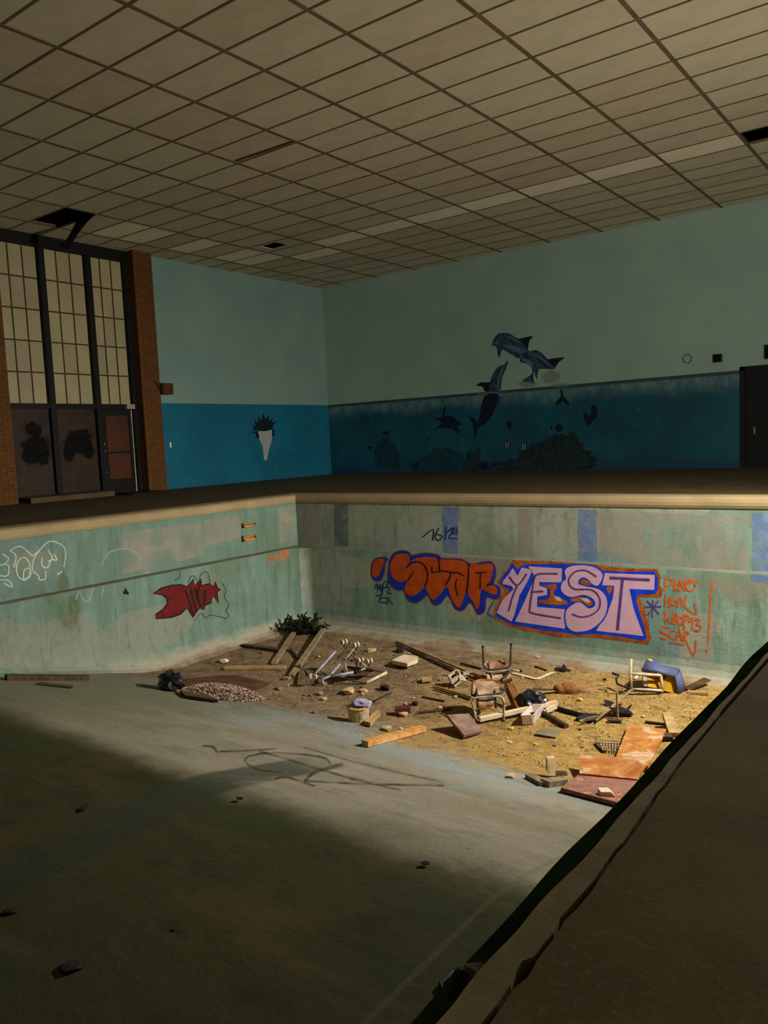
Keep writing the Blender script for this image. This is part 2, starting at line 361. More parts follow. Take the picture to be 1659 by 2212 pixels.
simple('tube_steel', (172, 158, 138), (120, 104, 86), 20, 0.35, spec=0.5)
simple('tube_dark', (44, 38, 32), (66, 56, 46), 12, 0.5)
simple('tube_white', (206, 190, 160), (184, 164, 132), 10, 0.5)
simple('tube_lilac', (170, 160, 178), (146, 136, 150), 10, 0.4)
simple('caster_pale', (206, 192, 168), (176, 160, 134), 9, 0.5)
simple('plastic_blue', (82, 90, 124), (70, 78, 108), 5, 0.5)
simple('seat_yellow', (186, 138, 22), (160, 116, 24), 6, 0.7)
simple('plastic_grey', (186, 170, 146), (150, 136, 116), 8, 0.6)
simple('foam_white', (222, 200, 166), (200, 178, 144), 8, 0.9)
simple('tray_white', (214, 194, 178), (196, 172, 160), 8, 0.6)
simple('rubble_tan', (204, 172, 124), (172, 142, 100), 10, 0.9)
simple('rubble_brown', (140, 110, 78), (112, 88, 62), 10, 0.95)
simple('rubble_dark', (46, 38, 32), (30, 26, 22), 10, 0.9)
simple('rubble_pink', (198, 172, 152), (164, 138, 118), 10, 0.95)
simple('maroon_block', (88, 44, 38), (70, 34, 30), 10, 0.8)
simple('bag_black', (22, 21, 22), (34, 33, 34), 8, 0.35, spec=0.5)
simple('paper_print', (206, 200, 190), (110, 106, 100), 16, 0.7)
simple('bucket_cream', (206, 176, 108), (176, 146, 86), 7, 0.6)
simple('lilac_scrap', (168, 158, 190), (140, 128, 160), 7, 0.6)
simple('roll_rust', (142, 92, 50), (104, 66, 36), 10, 0.9, bump=0.006)
simple('yellow_scrap', (204, 168, 56), (176, 140, 44), 8, 0.8)
simple('red_scrap', (214, 78, 34), (196, 64, 26), 8, 0.7)
simple('mat_grey', (104, 96, 74), (126, 116, 86), 12, 0.9, bump=0.003)
simple('mesh_wire', (170, 150, 118), (140, 122, 96), 12, 0.5)
simple('leaf_dark', (28, 40, 14), (14, 20, 8), 5, 0.8)
simple('rust_sheet', (92, 62, 38), (64, 42, 26), 4, 0.9, bump=0.004)

# ------------------------------------------------------------------ structure: room shell
XE, YN = 7.0, -6.0
b = MB(); b.box((XL-0.35, 10.72, -0.3), (XL, YW, HC+0.6)); b.box((XL-0.35, YN, -0.3), (XL, 7.72, HC+0.6)); b.box((XL-0.35, 7.72, HC), (XL, 10.72, HC+0.6))
wall_left = tag(b.build('wall_left', 'wall_paint_left'), kind='structure', label='pale blue-grey wall with a bright blue lower half beside the tall window')
b = MB(); b.box((XL-0.35, YW, -0.3), (-3.78, YW+0.3, HC+0.6)); b.box((-3.78, YW, 1.95), (-2.7, YW+0.3, HC+0.6)); b.box((-2.7, YW, -0.3), (XE, YW+0.3, HC+0.6))
wall_back = tag(b.build('wall_back', 'wall_paint_back'), kind='structure', label='grey-green wall painted with an underwater dolphin mural')
b = MB(); b.box((XE, YN, -0.3), (XE+0.3, YW, HC+0.6)); tag(b.build('wall_right', 'wall_paint_back'), kind='structure')

# ceiling: dark void, grid and tiles
b = MB(); b.box((XL-0.3, YN, HC+0.55), (XE, YW, HC+0.6))
ceiling = tag(b.build('ceiling', 'void_black'), kind='structure', label='suspended ceiling of beige tiles in a dark metal grid')
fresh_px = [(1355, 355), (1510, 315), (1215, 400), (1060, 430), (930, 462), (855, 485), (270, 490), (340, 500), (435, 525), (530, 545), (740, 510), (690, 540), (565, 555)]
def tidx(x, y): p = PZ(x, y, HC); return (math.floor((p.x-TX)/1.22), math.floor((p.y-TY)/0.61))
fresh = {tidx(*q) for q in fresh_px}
i0, i1 = math.floor((XL-TX)/1.22), math.ceil((XE-TX)/1.22); j0, j1 = math.floor((YN-TY)/0.61), math.ceil((YW-TY)/0.61)
tiles = []
for i in range(i0, i1):
    for j in range(j0, j1):
        xa, xb = max(XL, TX+i*1.22), min(XE, TX+(i+1)*1.22); ya, yb = max(YN, TY+j*0.61), min(YW, TY+(j+1)*0.61)
        if xb-xa < 0.02 or yb-ya < 0.02 or (i, j) in ((3, 12), (-6, 4)): continue
        cpt = Vector(((xa+xb)/2, (ya+yb)/2, HC)); d = cpt-CAM; dep = d.dot(FW); ok = False
        if dep > 0.5:
            px, py = W/2+FPX*d.dot(RT)/dep, H/2-FPX*d.dot(UP)/dep
            ok = -130 < px < W+130 and -110 < py < H
        tiles.append((0 if ok else 1, dep if ok else 0, i, j, xa, xb, ya, yb))
tiles.sort()
shared = {}
rest = MB()
for k, (vis, dep, i, j, xa, xb, ya, yb) in enumerate(tiles):
    if vis == 0 and k < 300:
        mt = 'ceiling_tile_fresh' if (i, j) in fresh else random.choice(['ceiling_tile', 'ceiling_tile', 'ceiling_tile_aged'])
        key = (round(xb-xa, 3), round(yb-ya, 3), mt, (i, j) == (-5, 11))
        if key not in shared:
            t = MB(); w, h = (xb-xa)/2-0.006, (yb-ya)/2-0.006
            if key[3]:
                t.box((-w, -h, 0), (-w+0.25, h, 0.02)); t.box((-w+0.72, -h, 0), (w, h, 0.02)); t.box((-w+0.25, -h, 0), (-w+0.72, -h+0.1, 0.02)); t.box((-w+0.25, h-0.12, 0), (-w+0.72, h, 0.02))
            else:
                t.add([(-w, -h, 0.004), (w, -h, 0.004), (w, h, 0.004), (-w, h, 0.004), (-w+0.008, -h+0.008, 0), (w-0.008, -h+0.008, 0), (w-0.008, h-0.008, 0), (-w+0.008, h-0.008, 0), (-w, -h, 0.02), (w, -h, 0.02), (w, h, 0.02), (-w, h, 0.02)],
                      [(4, 7, 6, 5), (0, 4, 5, 1), (1, 5, 6, 2), (2, 6, 7, 3), (3, 7, 4, 0), (8, 9, 10, 11), (0, 1, 9, 8), (1, 2, 10, 9), (2, 3, 11, 10), (3, 0, 8, 11)])
            o = t.build('ceiling_tile', mt, ceiling); shared[key] = o.data
        else:
            o = bpy.data.objects.new('ceiling_tile', shared[key]); COL.objects.link(o); o.parent = ceiling
        o.location = ((xa+xb)/2, (ya+yb)/2, HC); o.rotation_euler = (random.uniform(-.003, .003), random.uniform(-.002, .002), 0)
    else:
        rest.box((xa+0.006, ya+0.006, HC), (xb-0.006, yb-0.006, HC+0.02))
tag(rest.build('ceiling_tile_field', 'ceiling_tile', ceiling), kind='stuff')
for i in range(i0+1, i1):
    t = MB(); xx = TX+i*1.22; t.box((xx-0.023, YN, HC-0.012), (xx+0.023, YW, HC+0.03)); t.build('main_runner', 'grid_metal', ceiling)
for j in range(j0+1, j1):
    t = MB(); yy_ = TY+j*0.61; t.box((XL, yy_-0.015, HC-0.006), (XE, yy_+0.015, HC+0.025)); t.build('cross_tee', 'grid_metal', ceiling)
# torn tile hanging from the hole near the window
hx, hy = TX-5*1.22, TY+4*0.61
rows = []
for k in range(7):
    f = k/6; rows.append([Vector((hx-0.55-0.5*f+0.1*f*f, hy+0.40+0.15*(1-f), HC-0.42*math.sin(f*1.5))), Vector((hx-0.02-0.95*f, hy+0.60-0.02*f, HC-0.46*f**1.4))])
t = MB(); t.sheet(rows, 0.015); tag(t.build('torn_tile', 'void_black', ceiling), label='dark torn ceiling tile hanging from its hole')
tt = PZ(575, 327, HC)
t = MB(); t.bar(PZ(511, 349, HC-0.02), PZ(638, 306, HC-0.02), 0.05, 0.02); t.build('bent_tee', 'grid_metal', ceiling)

# deck and copings
cw = 0.30
b = MB(); b.box((XL, YN, -0.3), (XP-cw, YW, 0)); b.box((XP-cw, YP+cw, -0.3), (XE, YW, 0))
deck = tag(b.build('floor_deck', 'deck_tile'), kind='structure', label='dark brown tiled deck around the empty pool')
def nose(path_a, path_b, out, name):
    """coping with a rounded front; path runs along the pool edge, out points away from the water"""
    prof = [(cw, -0.02), (cw, 0.012), (0.08, 0.012), (0.02, 0.004), (-0.015, -0.02), (-0.03, -0.06), (-0.03, ZCB+0.05), (-0.015, ZCB+0.015), (0.02, ZCB), (cw, ZCB)]
    n = 24; t = MB(); vs = []; fs = []
    for i in range(n+1):
        f = i/n
        for (d, z) in prof:
            p = Vector(path_a).lerp(Vector(path_b), f)+Vector(out)*d
            # mitre at the far pool corner
            if out[0] and f == 1: p.y += d
            if out[1] and f == 0: p.x -= d
            vs.append((p.x, p.y, z+0.004*noise.noise(Vector((p.x*1.3, p.y*1.3, z)))))
    m_ = len(prof)
    for i in range(n):
        for k in range(m_):
            k2 = (k+1) % m_; fs.append((i*m_+k, i*m_+k2, (i+1)*m_+k2, (i+1)*m_+k))
    fs += [tuple(range(m_)), tuple(n*m_+k for k in range(m_))[::-1]]
    t.add(vs, fs); o = t.build(name, 'coping_stone'); return tag(o, kind='structure')
nose((XP, YN, 0), (XP, YP, 0), (-1, 0, 0), 'trim_1'); nose((XP, YP, 0), (XE, YP, 0), (0, 1, 0), 'trim_2')

# near side: algae lip, coping strip, crack, concrete deck
crack_px = [(1659, 1424), (1610, 1478), (1566, 1528), (1548, 1556), (1494, 1621), (1470, 1650), (1437, 1699), (1420, 1716), (1395, 1756), (1372, 1790), (1349, 1823), (1330, 1842), (1307, 1875), (1284, 1910), (1266, 1932), (1240, 1962), (1214, 1989), (1199, 2020), (1180, 2042), (1157, 2072), (1140, 2086), (1126, 2108), (1100, 2142), (1078, 2176), (1059, 2201)]
cr = [PZ(x, y, 0) for x, y in crack_px]; cr = [(p.x, p.y) for p in cr]; cr.sort(key=lambda q: q[1])
cr = [(-0.575, YN)]+[(-0.575+0.012*math.sin(k*2.1), -0.5+k*0.3) for k in range(5)]+[q for q in cr if q[1] > 0.93]+[(-0.61+0.02*math.sin(k*1.7), 3.4+k*0.35) for k in range(19)]
cr = [q for q in cr if q[1] < YP-0.1]+[(-0.61, YP)]
cr.sort(key=lambda q: q[1])
def strip(xa, xb, za, zb, name, mat, nx):
    """slab between two edge curves given as lists of (x, y)"""
    t = MB(); vs = []; fs = []; n = len(xa)
    for (p, q) in zip(xa, xb): vs += [(p[0], p[1], zb), (q[0], q[1], zb), (q[0], q[1], za), (p[0], p[1], za)]
    for i in range(n-1):
        for k in range(4): fs.append((i*4+k, i*4+(k+1) % 4, (i+1)*4+(k+1) % 4, (i+1)*4+k))
    fs += [(0, 1, 2, 3), (n*4-1, n*4-2, n*4-3, n*4-4)]
    t.add(vs, fs); return t.build(name, mat)
wob = lambda y, a, s_: a*noise.noise(Vector((y*s_, 3.1, 0.7)))
ysn = [YN, -2]+[0.4+0.09*k for k in range(int((YP-0.4)/0.09))]+[YP]
lipo = [(XR-0.040+wob(y, 0.014, 3.0), y) for y in ysn]; lipi = [(XR-0.006+wob(y+9, 0.006, 4.0), y) for y in ysn]
lip = tag(strip(lipo, lipi, -0.12, -0.012, 'trim_3', 'algae_lip', 0), kind='structure')
import bisect
cry = [q[1] for q in cr]
def crx(y):
    k = max(1, min(len(cr)-1, bisect.bisect(cry, y))); a, c_ = cr[k-1], cr[k]; f = (y-a[1])/max(1e-6, c_[1]-a[1]); return a[0]+(c_[0]-a[0])*max(0, min(1, f))
ys2 = sorted(set(ysn+cry)); ys2 = [y for k, y in enumerate(ys2) if k == 0 or y-ys2[k-1] > 1e-3]
gw = lambda y: 0.0028+0.0035*max(0, noise.noise(Vector((y*5, 1, 2))))+(0.007 if 1.05 < y < 1.10 else 0)
cin = [(XR+0.006+wob(y+4, 0.008, 6.0), y) for y in ys2]; cout = [(max(crx(y)-gw(y), XR+0.02), y) for y in ys2]
tag(strip(cin, cout, -0.25, 0.004, 'trim_4', 'coping_near', 0), kind='structure')
din = [(max(crx(y)+gw(y), XR+0.03), y) for y in ys2]; dout = [(XE, y) for y in ys2]
near_deck = tag(strip(din, dout, -0.25, 0.0, 'floor_near_deck', 'near_concrete', 0), kind='structure', label='rough brown concrete deck with a long crack beside the pool edge')
b = MB(); b.box((XR-0.02, YN, -0.3), (XE, YP, -0.2)); tag(b.build('floor_bed', 'void_black'), kind='structure')

# pool shell
R_ = 0.3
path = [(XPL, YN)]+[(XPL, YN+0.4*k) for k in range(1, int((YPL-R_-YN)/0.4)+1)]+[(XPL, YPL-R_)]
arc = [(XPL+R_-R_*math.cos(a), YPL-R_+R_*math.sin(a)) for a in [math.pi/2*k/10 for k in range(1, 11)]]
def lower(pts, name, mat):
    t = MB(); vs = []; fs = []; m_ = 0
    for k, (x, y) in enumerate(pts):
        q0 = pts[max(0, k-1)]; q1 = pts[min(len(pts)-1, k+1)]; d = Vector((q1[0]-q0[0], q1[1]-q0[1], 0)).normalized(); inn = Vector((d.y, -d.x, 0))
        zf = floor_z(y)
        prof = [(-LED-0.15, ZL), (0, ZL), (0, zf+0.24), (0.012, zf+0.15), (0.04, zf+0.08), (0.09, zf+0.03), (0.16, zf+0.006), (0.24, zf-0.03)]
        m_ = len(prof)
        for (o, z) in prof: p = Vector((x, y, 0))+inn*o; vs.append((p.x, p.y, z))
    for k in range(len(pts)-1):
        for j in range(m_-1): fs.append((k*m_+j, k*m_+j+1, (k+1)*m_+j+1, (k+1)*m_+j))
    t.add(vs, fs); return t.build(name, mat, smooth=False)
full = path+arc; half = len(path)+4
def add_upper(mesh_obj, boxes):
    pass
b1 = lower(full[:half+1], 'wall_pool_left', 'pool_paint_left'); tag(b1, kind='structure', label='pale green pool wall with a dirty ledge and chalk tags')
back_pts = full[half:]+[(XPL+R_+0.5*k, YPL) for k in range(1, int((XR-XPL-R_)/0.5)+1)]+[(XR, YPL)]
b2 = lower(back_pts, 'wall_pool_back', 'pool_paint_back'); tag(b2, kind='structure', label='pale green end wall of the pool carrying two large graffiti pieces')
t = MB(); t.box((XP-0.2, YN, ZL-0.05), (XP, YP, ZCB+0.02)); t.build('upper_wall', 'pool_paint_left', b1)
t = MB(); t.box((XP-0.2, YP, ZL-0.05), (XR, YP+0.2, ZCB+0.02)); t.build('upper_wall', 'pool_paint_back', b2)
t = MB(); t.box((XP-0.01, YN, ZL-0.01), (XPL-0.012, YP, ZL+0.006)); t.build('ledge', 'ledge_dirt', b1)
t = MB(); t.box((XPL-0.012, YPL+0.012, ZL-0.01), (XR, YP+0.01, ZL+0.006)); t.build('ledge', 'ledge_dirt', b2)
t = MB(); t.box((XR, YN, ZD-0.3), (XR+0.25, YP, -0.1)); tag(t.build('wall_pool_right', 'pool_paint_left'), kind='structure')
# pool floor
t = MB(); vs = []; fs = []; gx = 0.075; nxn = int((XR-XP)/gx)+1
ylist = [YN+0.5*k for k in range(12)]+[0.0+0.075*k for k in range(1, int(YP/0.075)+2)]
for y in ylist:
    for i in range(nxn+1):
        x_ = min(XR, XP+i*gx); z = floor_z(y)
        # soften the two creases
        if abs(y-YC) < 0.3: z = ZS-SL*max(0, (y-YC+0.3))**2/1.2
        if abs(y-YS) < 0.4: z = ZD+SL*max(0, (YS+0.4-y))**2/1.6
        if y > 5.9:
            a = min(1, (y-5.9)/0.6); z += a*(0.012*noise.noise(Vector((x_*1.6, y*1.6, 0)))+0.008*noise.noise(Vector((x_*6, y*6, 4))))-0.012*a*0.3
        vs.append((x_, y, z))
for j in range(len(ylist)-1):
    for i in range(nxn): a = j*(nxn+1)+i; fs.append((a, a+1, a+nxn+2, a+nxn+1))
t.add(vs, fs); floor = tag(t.build('floor', 'pool_floor', smooth=True), kind='structure', label='empty pool floor sloping down from a flat with algae and painted shade to a silted deep end')

# ------------------------------------------------------------------ paint on walls
class Paint:
    """flat paint on one surface; points are pairs in the local sheet, f maps them to the picture, g onto the wall"""
    def __init__(s, wall, f, g, n): s.wall = wall; s.f = f; s.g = g; s.n = Vector(n); s.k = 1
    def p(s, q, lift): x, y = s.f(q[0], q[1]); return s.g(x, y)+s.n*lift
    def fill(s, name, pts, mat, lift, parent=None, smooth=0, label=None):
        if smooth: pts = catmull(pts, smooth, True)
        t = MB(); t.add([s.p(q, lift) for q in pts], [tuple(range(len(pts)))])
        me = bpy.data.meshes.new(name); me.from_pydata(t.v, [], t.f); bm = bmesh.new(); bm.from_mesh(me); bmesh.ops.triangulate(bm, faces=bm.faces, ngon_method='BEAUTY')
        bm.normal_update()
        if bm.faces and sum((f.normal*f.calc_area() for f in bm.faces), Vector()).dot(s.n) < 0: bmesh.ops.reverse_faces(bm, faces=bm.faces)
        bm.to_mesh(me); bm.free(); me.materials.append(M[mat]); o = bpy.data.objects.new(name, me); COL.objects.link(o); o.parent = parent or s.wall
        if label: o['label'] = label
        return o
    def strokes(s, name, lines, w, mat, lift, parent=None, label=None, n=5, taper=False):
        t = MB()
        for li, L in enumerate(lines):
            C = catmull(L, n) if len(L) > 2 and n > 1 else [Vector(q) for q in L]
            m_ = len(C); vs = []
            for i, c in enumerate(C):
                d = (C[min(i+1, m_-1)]-C[max(i-1, 0)]); d = d.normalized() if d.length > 1e-6 else Vector((1, 0)); nn = Vector((-d.y, d.x))
                ww = w*(0.5 if not taper else 0.5*(0.25+0.75*math.sin(math.pi*min(1, max(0.05, i/(m_-1))))))
                e = -d*w*0.3 if i == 0 else (d*w*0.3 if i == m_-1 else Vector((0, 0)))
                lf = lift+0.0002*(li % 5)
                vs += [s.p(c+e+nn*ww, lf), s.p(c+e-nn*ww, lf)]
            t.add(vs, [(2*i, 2*i+2, 2*i+3, 2*i+1) for i in range(m_-1)])
        return_o = t.build(name, mat, parent or s.wall)
        if label: return_o['label'] = label
        return return_o
    def soft(s, name, c, rx, ry, mat, lift, parent=None, label=None, rings=5, seg=20):
        """a patch of paint that fades out towards its rim"""
        vs = [s.p(c, lift)]; fd = [1.0]; fs = []
        for r in range(1, rings+1):
            for k in range(seg):
                a = 2*math.pi*k/seg; vs.append(s.p((c[0]+rx*r/rings*math.cos(a), c[1]+ry*r/rings*math.sin(a)), lift)); fd.append(1-r/rings)
        for k in range(seg): fs.append((0, 1+k, 1+(k+1) % seg))
        for r in range(rings-1):
            for k in range(seg): a = 1+r*seg+k; b_ = 1+r*seg+(k+1) % seg; fs.append((a, a+seg, b_+seg, b_))
        org = ORG.get((parent or s.wall).name, Vector((0, 0, 0)))
        me = bpy.data.meshes.new(name); me.from_pydata([v-org for v in vs], [], fs); at = me.attributes.new('fade', 'FLOAT', 'POINT'); at.data.foreach_set('value', fd)
        me.materials.append(M[mat]); o = bpy.data.objects.new(name, me); COL.objects.link(o); o.parent = parent or s.wall
        if label: o['label'] = label
        return o
def ell(cx, cy, rx, ry, n=14): return [(cx+rx*math.cos(2*math.pi*k/n), cy+ry*math.sin(2*math.pi*k/n)) for k in range(n+1)]
def sheet_map(ox, oy, sc): return lambda a, b_: (ox+a/sc, oy+b_/sc)
gb = lambda x, y: PY(x, y, YPL); gbu = lambda x, y: PY(x, y, YP); gl = lambda x, y: PX(x, y, XPL); glu = lambda x, y: PX(x, y, XP)
NB, NL = (0, -1, 0), (1, 0, 0)
# faded lane stripes and overpaint on the end wall
ident = lambda a, b_: (a, b_)
P = Paint(b2, ident, gbu, NB)
for (xa, xb, mt) in ((722, 752, 'stripe_grey'), (957, 989, 'stripe_blue'), (1249, 1290, 'stripe_blue'), (1624, 1690, 'stripe_blue')):
    y0 = lambda x: 1087+(x-640)*0.0216; y1 = lambda x: 1173+(x-640)*0.0655
    P.fill('lane_stripe', [(xa, y0(xa)), (xb, y0(xb)), (xb, y1(xb)), (xa, y1(xa))], mt, 0.002)
for q in ([(1292, 1104), (1618, 1112), (1618, 1234), (1300, 1211)], [(645, 1090), (690, 1091), (690, 1172), (648, 1170)], [(1120, 1099), (1150, 1100), (1150, 1202), (1118, 1200)]):
    P.fill('overpaint', q, 'overpaint_buff', 0.0012)
P = Paint(b2, ident, gb, NB)
P.fill('overpaint', [(1430, 1240), (1659, 1252), (1659, 1290), (1590, 1300), (1520, 1262), (1430, 1252)], 'overpaint_buff', 0.001)
P.fill('overpaint', [(905, 1200), (1130, 1210), (1100, 1240), (1060, 1230), (930, 1215)], 'overpaint_buff', 0.001)
P.fill('lane_stripe', [(1622, 1240), (1690, 1246), (1690, 1262), (1622, 1256)], 'stripe_blue', 0.002)
P = Paint(b1, ident, glu, NL)
for q in ([(262, 1150), (430, 1128), (440, 1200), (310, 1230), (265, 1240)], [(600, 1098), (636, 1092), (640, 1168), (604, 1176)], [(440, 1124), (520, 1113), (520, 1160), (440, 1182)]):
    P.fill('overpaint', q, 'overpaint_buff', 0.0012)

# SCAR piece
P = Paint(b2, sheet_map(780, 1170, 5.184), gb, NB)
outer = [(305, 300), (312, 220), (345, 150), (400, 108), (470, 95), (540, 112), (572, 150), (680, 125), (800, 128), (880, 152), (905, 182), (1000, 185), (1130, 192), (1220, 240), (1300, 237), (1400, 216), (1470, 225), (1508, 290), (1515, 380), (1492, 468), (1530, 485), (1566, 540), (1560, 620), (1500, 652), (1410, 628), (1395, 760), (1355, 812), (1300, 812), (1225, 690), (1160, 762), (1100, 778), (1040, 740), (975, 610), (900, 692), (840, 718), (790, 690), (745, 605), (650, 682), (580, 690), (510, 642), (475, 552), (400, 547), (325, 480), (298, 390)]
def inset(pts, d):
    n = len(pts); out = []; area = sum(pts[i][0]*pts[(i+1) % n][1]-pts[(i+1) % n][0]*pts[i][1] for i in range(n))
    sg = 1 if area > 0 else -1
    for i in range(n):
        a, c = Vector(pts[i-1]), Vector(pts[(i+1) % n]); t_ = (c-a).normalized(); out.append((pts[i][0]-t_.y*d*sg, pts[i][1]+t_.x*d*sg))
    return out
g = P.fill('graffiti', outer, 'paint_maroon_edge', 0.002, smooth=4, label='orange bubble-letter graffiti with blue shadow on the pool end wall')
P.fill('shadow_fill', inset(outer, 12), 'paint_blue', 0.003, g, 4)
oo = [(110, 300), (125, 230), (170, 185), (230, 170), (303, 186), (280, 240), (265, 340), (235, 430), (180, 450), (130, 420), (110, 360)]
P.fill('letter_outline', oo, 'paint_maroon_edge', 0.002, g, 4); P.fill('shadow_fill', inset(oo, 12), 'paint_blue', 0.003, g, 4)
for L in ([(128, 300), (150, 222), (200, 192), (258, 205), (235, 300), (190, 385), (142, 390), (124, 350)],
          [(330, 300), (342, 220), (392, 152), (460, 132), (520, 142), (545, 190), (540, 240), (520, 288), (580, 248), (640, 236), (700, 262), (738, 330), (742, 420), (715, 500), (650, 570), (590, 605), (530, 600), (495, 560), (490, 500), (520, 432), (450, 452), (382, 430), (342, 370)],
          [(562, 212), (640, 182), (750, 168), (850, 182), (880, 200), (1100, 208), (1180, 242), (1200, 300), (1190, 420), (1172, 560), (1118, 720), (1078, 730), (1020, 650), (962, 505), (900, 575), (820, 650), (780, 620), (724, 505), (752, 420), (748, 320), (704, 248), (640, 222), (575, 226)],
          [(1224, 257), (1330, 254), (1440, 244), (1474, 264), (1478, 330), (1448, 440), (1412, 482), (1480, 488), (1523, 530), (1518, 588), (1450, 580), (1400, 555), (1345, 542), (1328, 700), (1300, 758), (1260, 680), (1200, 570), (1214, 400)]):
    P.fill('letter', L, 'paint_orange', 0.0042, g, 4)
P.strokes('letter_lines', [[(552, 238), (512, 292)], [(585, 345), (525, 432)], [(572, 226), (640, 226), (708, 265), (743, 340), (745, 430), (714, 495)], [(862, 182), (878, 240), (880, 330)], [(795, 285), (808, 345), (900, 328), (1000, 345), (992, 410), (948, 488)], [(1000, 345), (1090, 350), (1148, 382)], [(1075, 420), (1060, 490), (1082, 602)], [(1208, 258), (1200, 420), (1186, 562)], [(1290, 352), (1400, 340)], [(1340, 350), (1335, 530)], [(1408, 486), (1460, 482)]], 15, 'paint_dark', 0.0054, g)
P.strokes('graffiti', [[(150, 530), (180, 470), (190, 550), (215, 470), (225, 560), (250, 465), (240, 590)], [(250, 465), (300, 440), (290, 500), (250, 520), (320, 510), (300, 570), (345, 580)], [(170, 600), (230, 612)], [(226, 580), (215, 640)], [(300, 690), (200, 670), (250, 628), (330, 640)], [(295, 640), (290, 700)], [(310, 662), (332, 672), (360, 708)]], 11, 'paint_navy', 0.002, label='small navy scribbled tag beside the orange letters', n=3)

# YEST piece
P = Paint(b2, sheet_map(1040, 1190, 3.19), gb, NB)
jag0 = [(210, 62), (330, 72), (480, 72), (600, 80), (780, 95), (900, 110), (1050, 125), (1208, 122), (1237, 190), (1225, 230), (1252, 270), (1237, 322), (1088, 318), (1122, 400), (1152, 520), (1168, 600), (1150, 645), (1000, 625), (850, 605), (760, 592), (640, 594), (540, 592), (430, 572), (300, 548), (170, 512), (84, 462), (94, 400), (130, 330), (160, 280), (130, 245), (112, 210), (150, 150), (195, 110)]
jag = []
for i in range(len(jag0)):
    a, c = Vector(jag0[i]), Vector(jag0[(i+1) % len(jag0)]); k = max(2, int((c-a).length/11)); nn = Vector((-(c-a).normalized().y, (c-a).normalized().x))
    for q in range(k): jag.append(tuple(a.lerp(c, q/k)+nn*(5 if q % 2 else -5)*random.uniform(0.5, 1.2)))
g = P.fill('graffiti', jag, 'paint_rust', 0.002, label='pink block-letter graffiti outlined in blue and rust on the pool end wall')
blue = [(213, 84), (250, 128), (275, 100), (330, 92), (480, 90), (600, 92), (780, 104), (840, 135), (1000, 145), (1190, 140), (1215, 190), (1218, 260), (1200, 296), (1078, 300), (1065, 330), (1090, 420), (1120, 520), (1140, 605), (1100, 616), (960, 592), (800, 572), (660, 577), (560, 562), (430, 546), (300, 522), (190, 497), (98, 452), (108, 400), (160, 330), (200, 290), (190, 265), (130, 228), (138, 188), (185, 130)]
P.fill('blue_outline', blue, 'paint_royal', 0.003, g)
for L in ([(217, 118), (250, 172), (278, 114), (350, 130), (326, 195), (262, 310), (228, 440), (208, 487), (105, 425), (150, 335), (222, 262), (205, 240), (147, 228), (150, 205), (190, 160)],
          [(322, 106), (556, 120), (554, 217), (398, 214), (402, 240), (454, 256), (452, 302), (386, 316), (384, 386), (582, 402), (576, 536), (232, 486), (288, 370), (340, 250), (366, 170)],
          [(852, 152), (1195, 166), (1191, 268), (1020, 262), (1050, 400), (1118, 586), (790, 550), (862, 440), (905, 330), (917, 240), (832, 236)]):
    P.fill('letter', L, 'paint_pink', 0.0042, g)
SS = [(575, 140), (610, 108), (700, 98), (785, 115), (832, 155), (830, 195), (803, 238), (765, 228), (735, 195), (700, 182), (672, 200), (672, 228), (720, 245), (800, 260), (850, 300), (868, 360), (858, 430), (815, 495), (740, 545), (650, 556), (600, 530), (582, 480), (586, 410), (640, 365), (685, 355), (735, 395), (775, 385), (785, 355), (760, 322), (700, 302), (625, 318), (575, 300), (548, 262), (560, 215), (585, 190)]
P.fill('letter_edge', inset(SS, -11), 'paint_royal', 0.0046, g, 3); P.fill('letter', SS, 'paint_pink', 0.0052, g, 3)
for L in ([(402, 230), (450, 238), (500, 226), (522, 242), (500, 300), (585, 345), (572, 372), (412, 362), (404, 338), (462, 332), (472, 262)], [(682, 210), (702, 196), (735, 206), (758, 232), (720, 236), (690, 228)], [(612, 335), (690, 316), (745, 332), (768, 362), (755, 376), (735, 378), (690, 346), (640, 352)], [(862, 252), (905, 250), (882, 300)]):
    P.fill('counter', L, 'paint_rust', 0.0058, g, 3)
for L in ([(500, 310), (540, 318), (560, 345), (520, 342)], [(680, 325), (730, 325), (755, 355), (715, 350)]): P.fill('counter_gap', L, 'paint_chalk', 0.0062, g)
P.strokes('letter_lines', [[(195, 180), (250, 236), (312, 160)], [(250, 236), (215, 320), (190, 412)], [(525, 157), (400, 158), (366, 190), (350, 290), (336, 390), (352, 428), (545, 462)], [(345, 282), (425, 278)], [(792, 176), (720, 135), (645, 145), (602, 205), (640, 262), (760, 268), (815, 325), (812, 395), (760, 440), (690, 455), (628, 436)]], 11, 'paint_purple', 0.0066, g)
P.strokes('letter_lines', [[(890, 185), (1155, 200)], [(975, 185), (955, 380), (940, 540)]], 19, 'paint_purple', 0.0066, g)
P.strokes('graffiti', [[(80, 355), (45, 430), (76, 452)]], 8, 'paint_purple', 0.0026, label='short purple bracket stroke by the pink letters')
P.strokes('graffiti', [[(1182, 342), (1176, 455)], [(1125, 388), (1238, 384)], [(1142, 345), (1222, 432)], [(1218, 345), (1148, 440)]], 10, 'paint_purple', 0.0026, label='purple painted asterisk beside the pink letters')
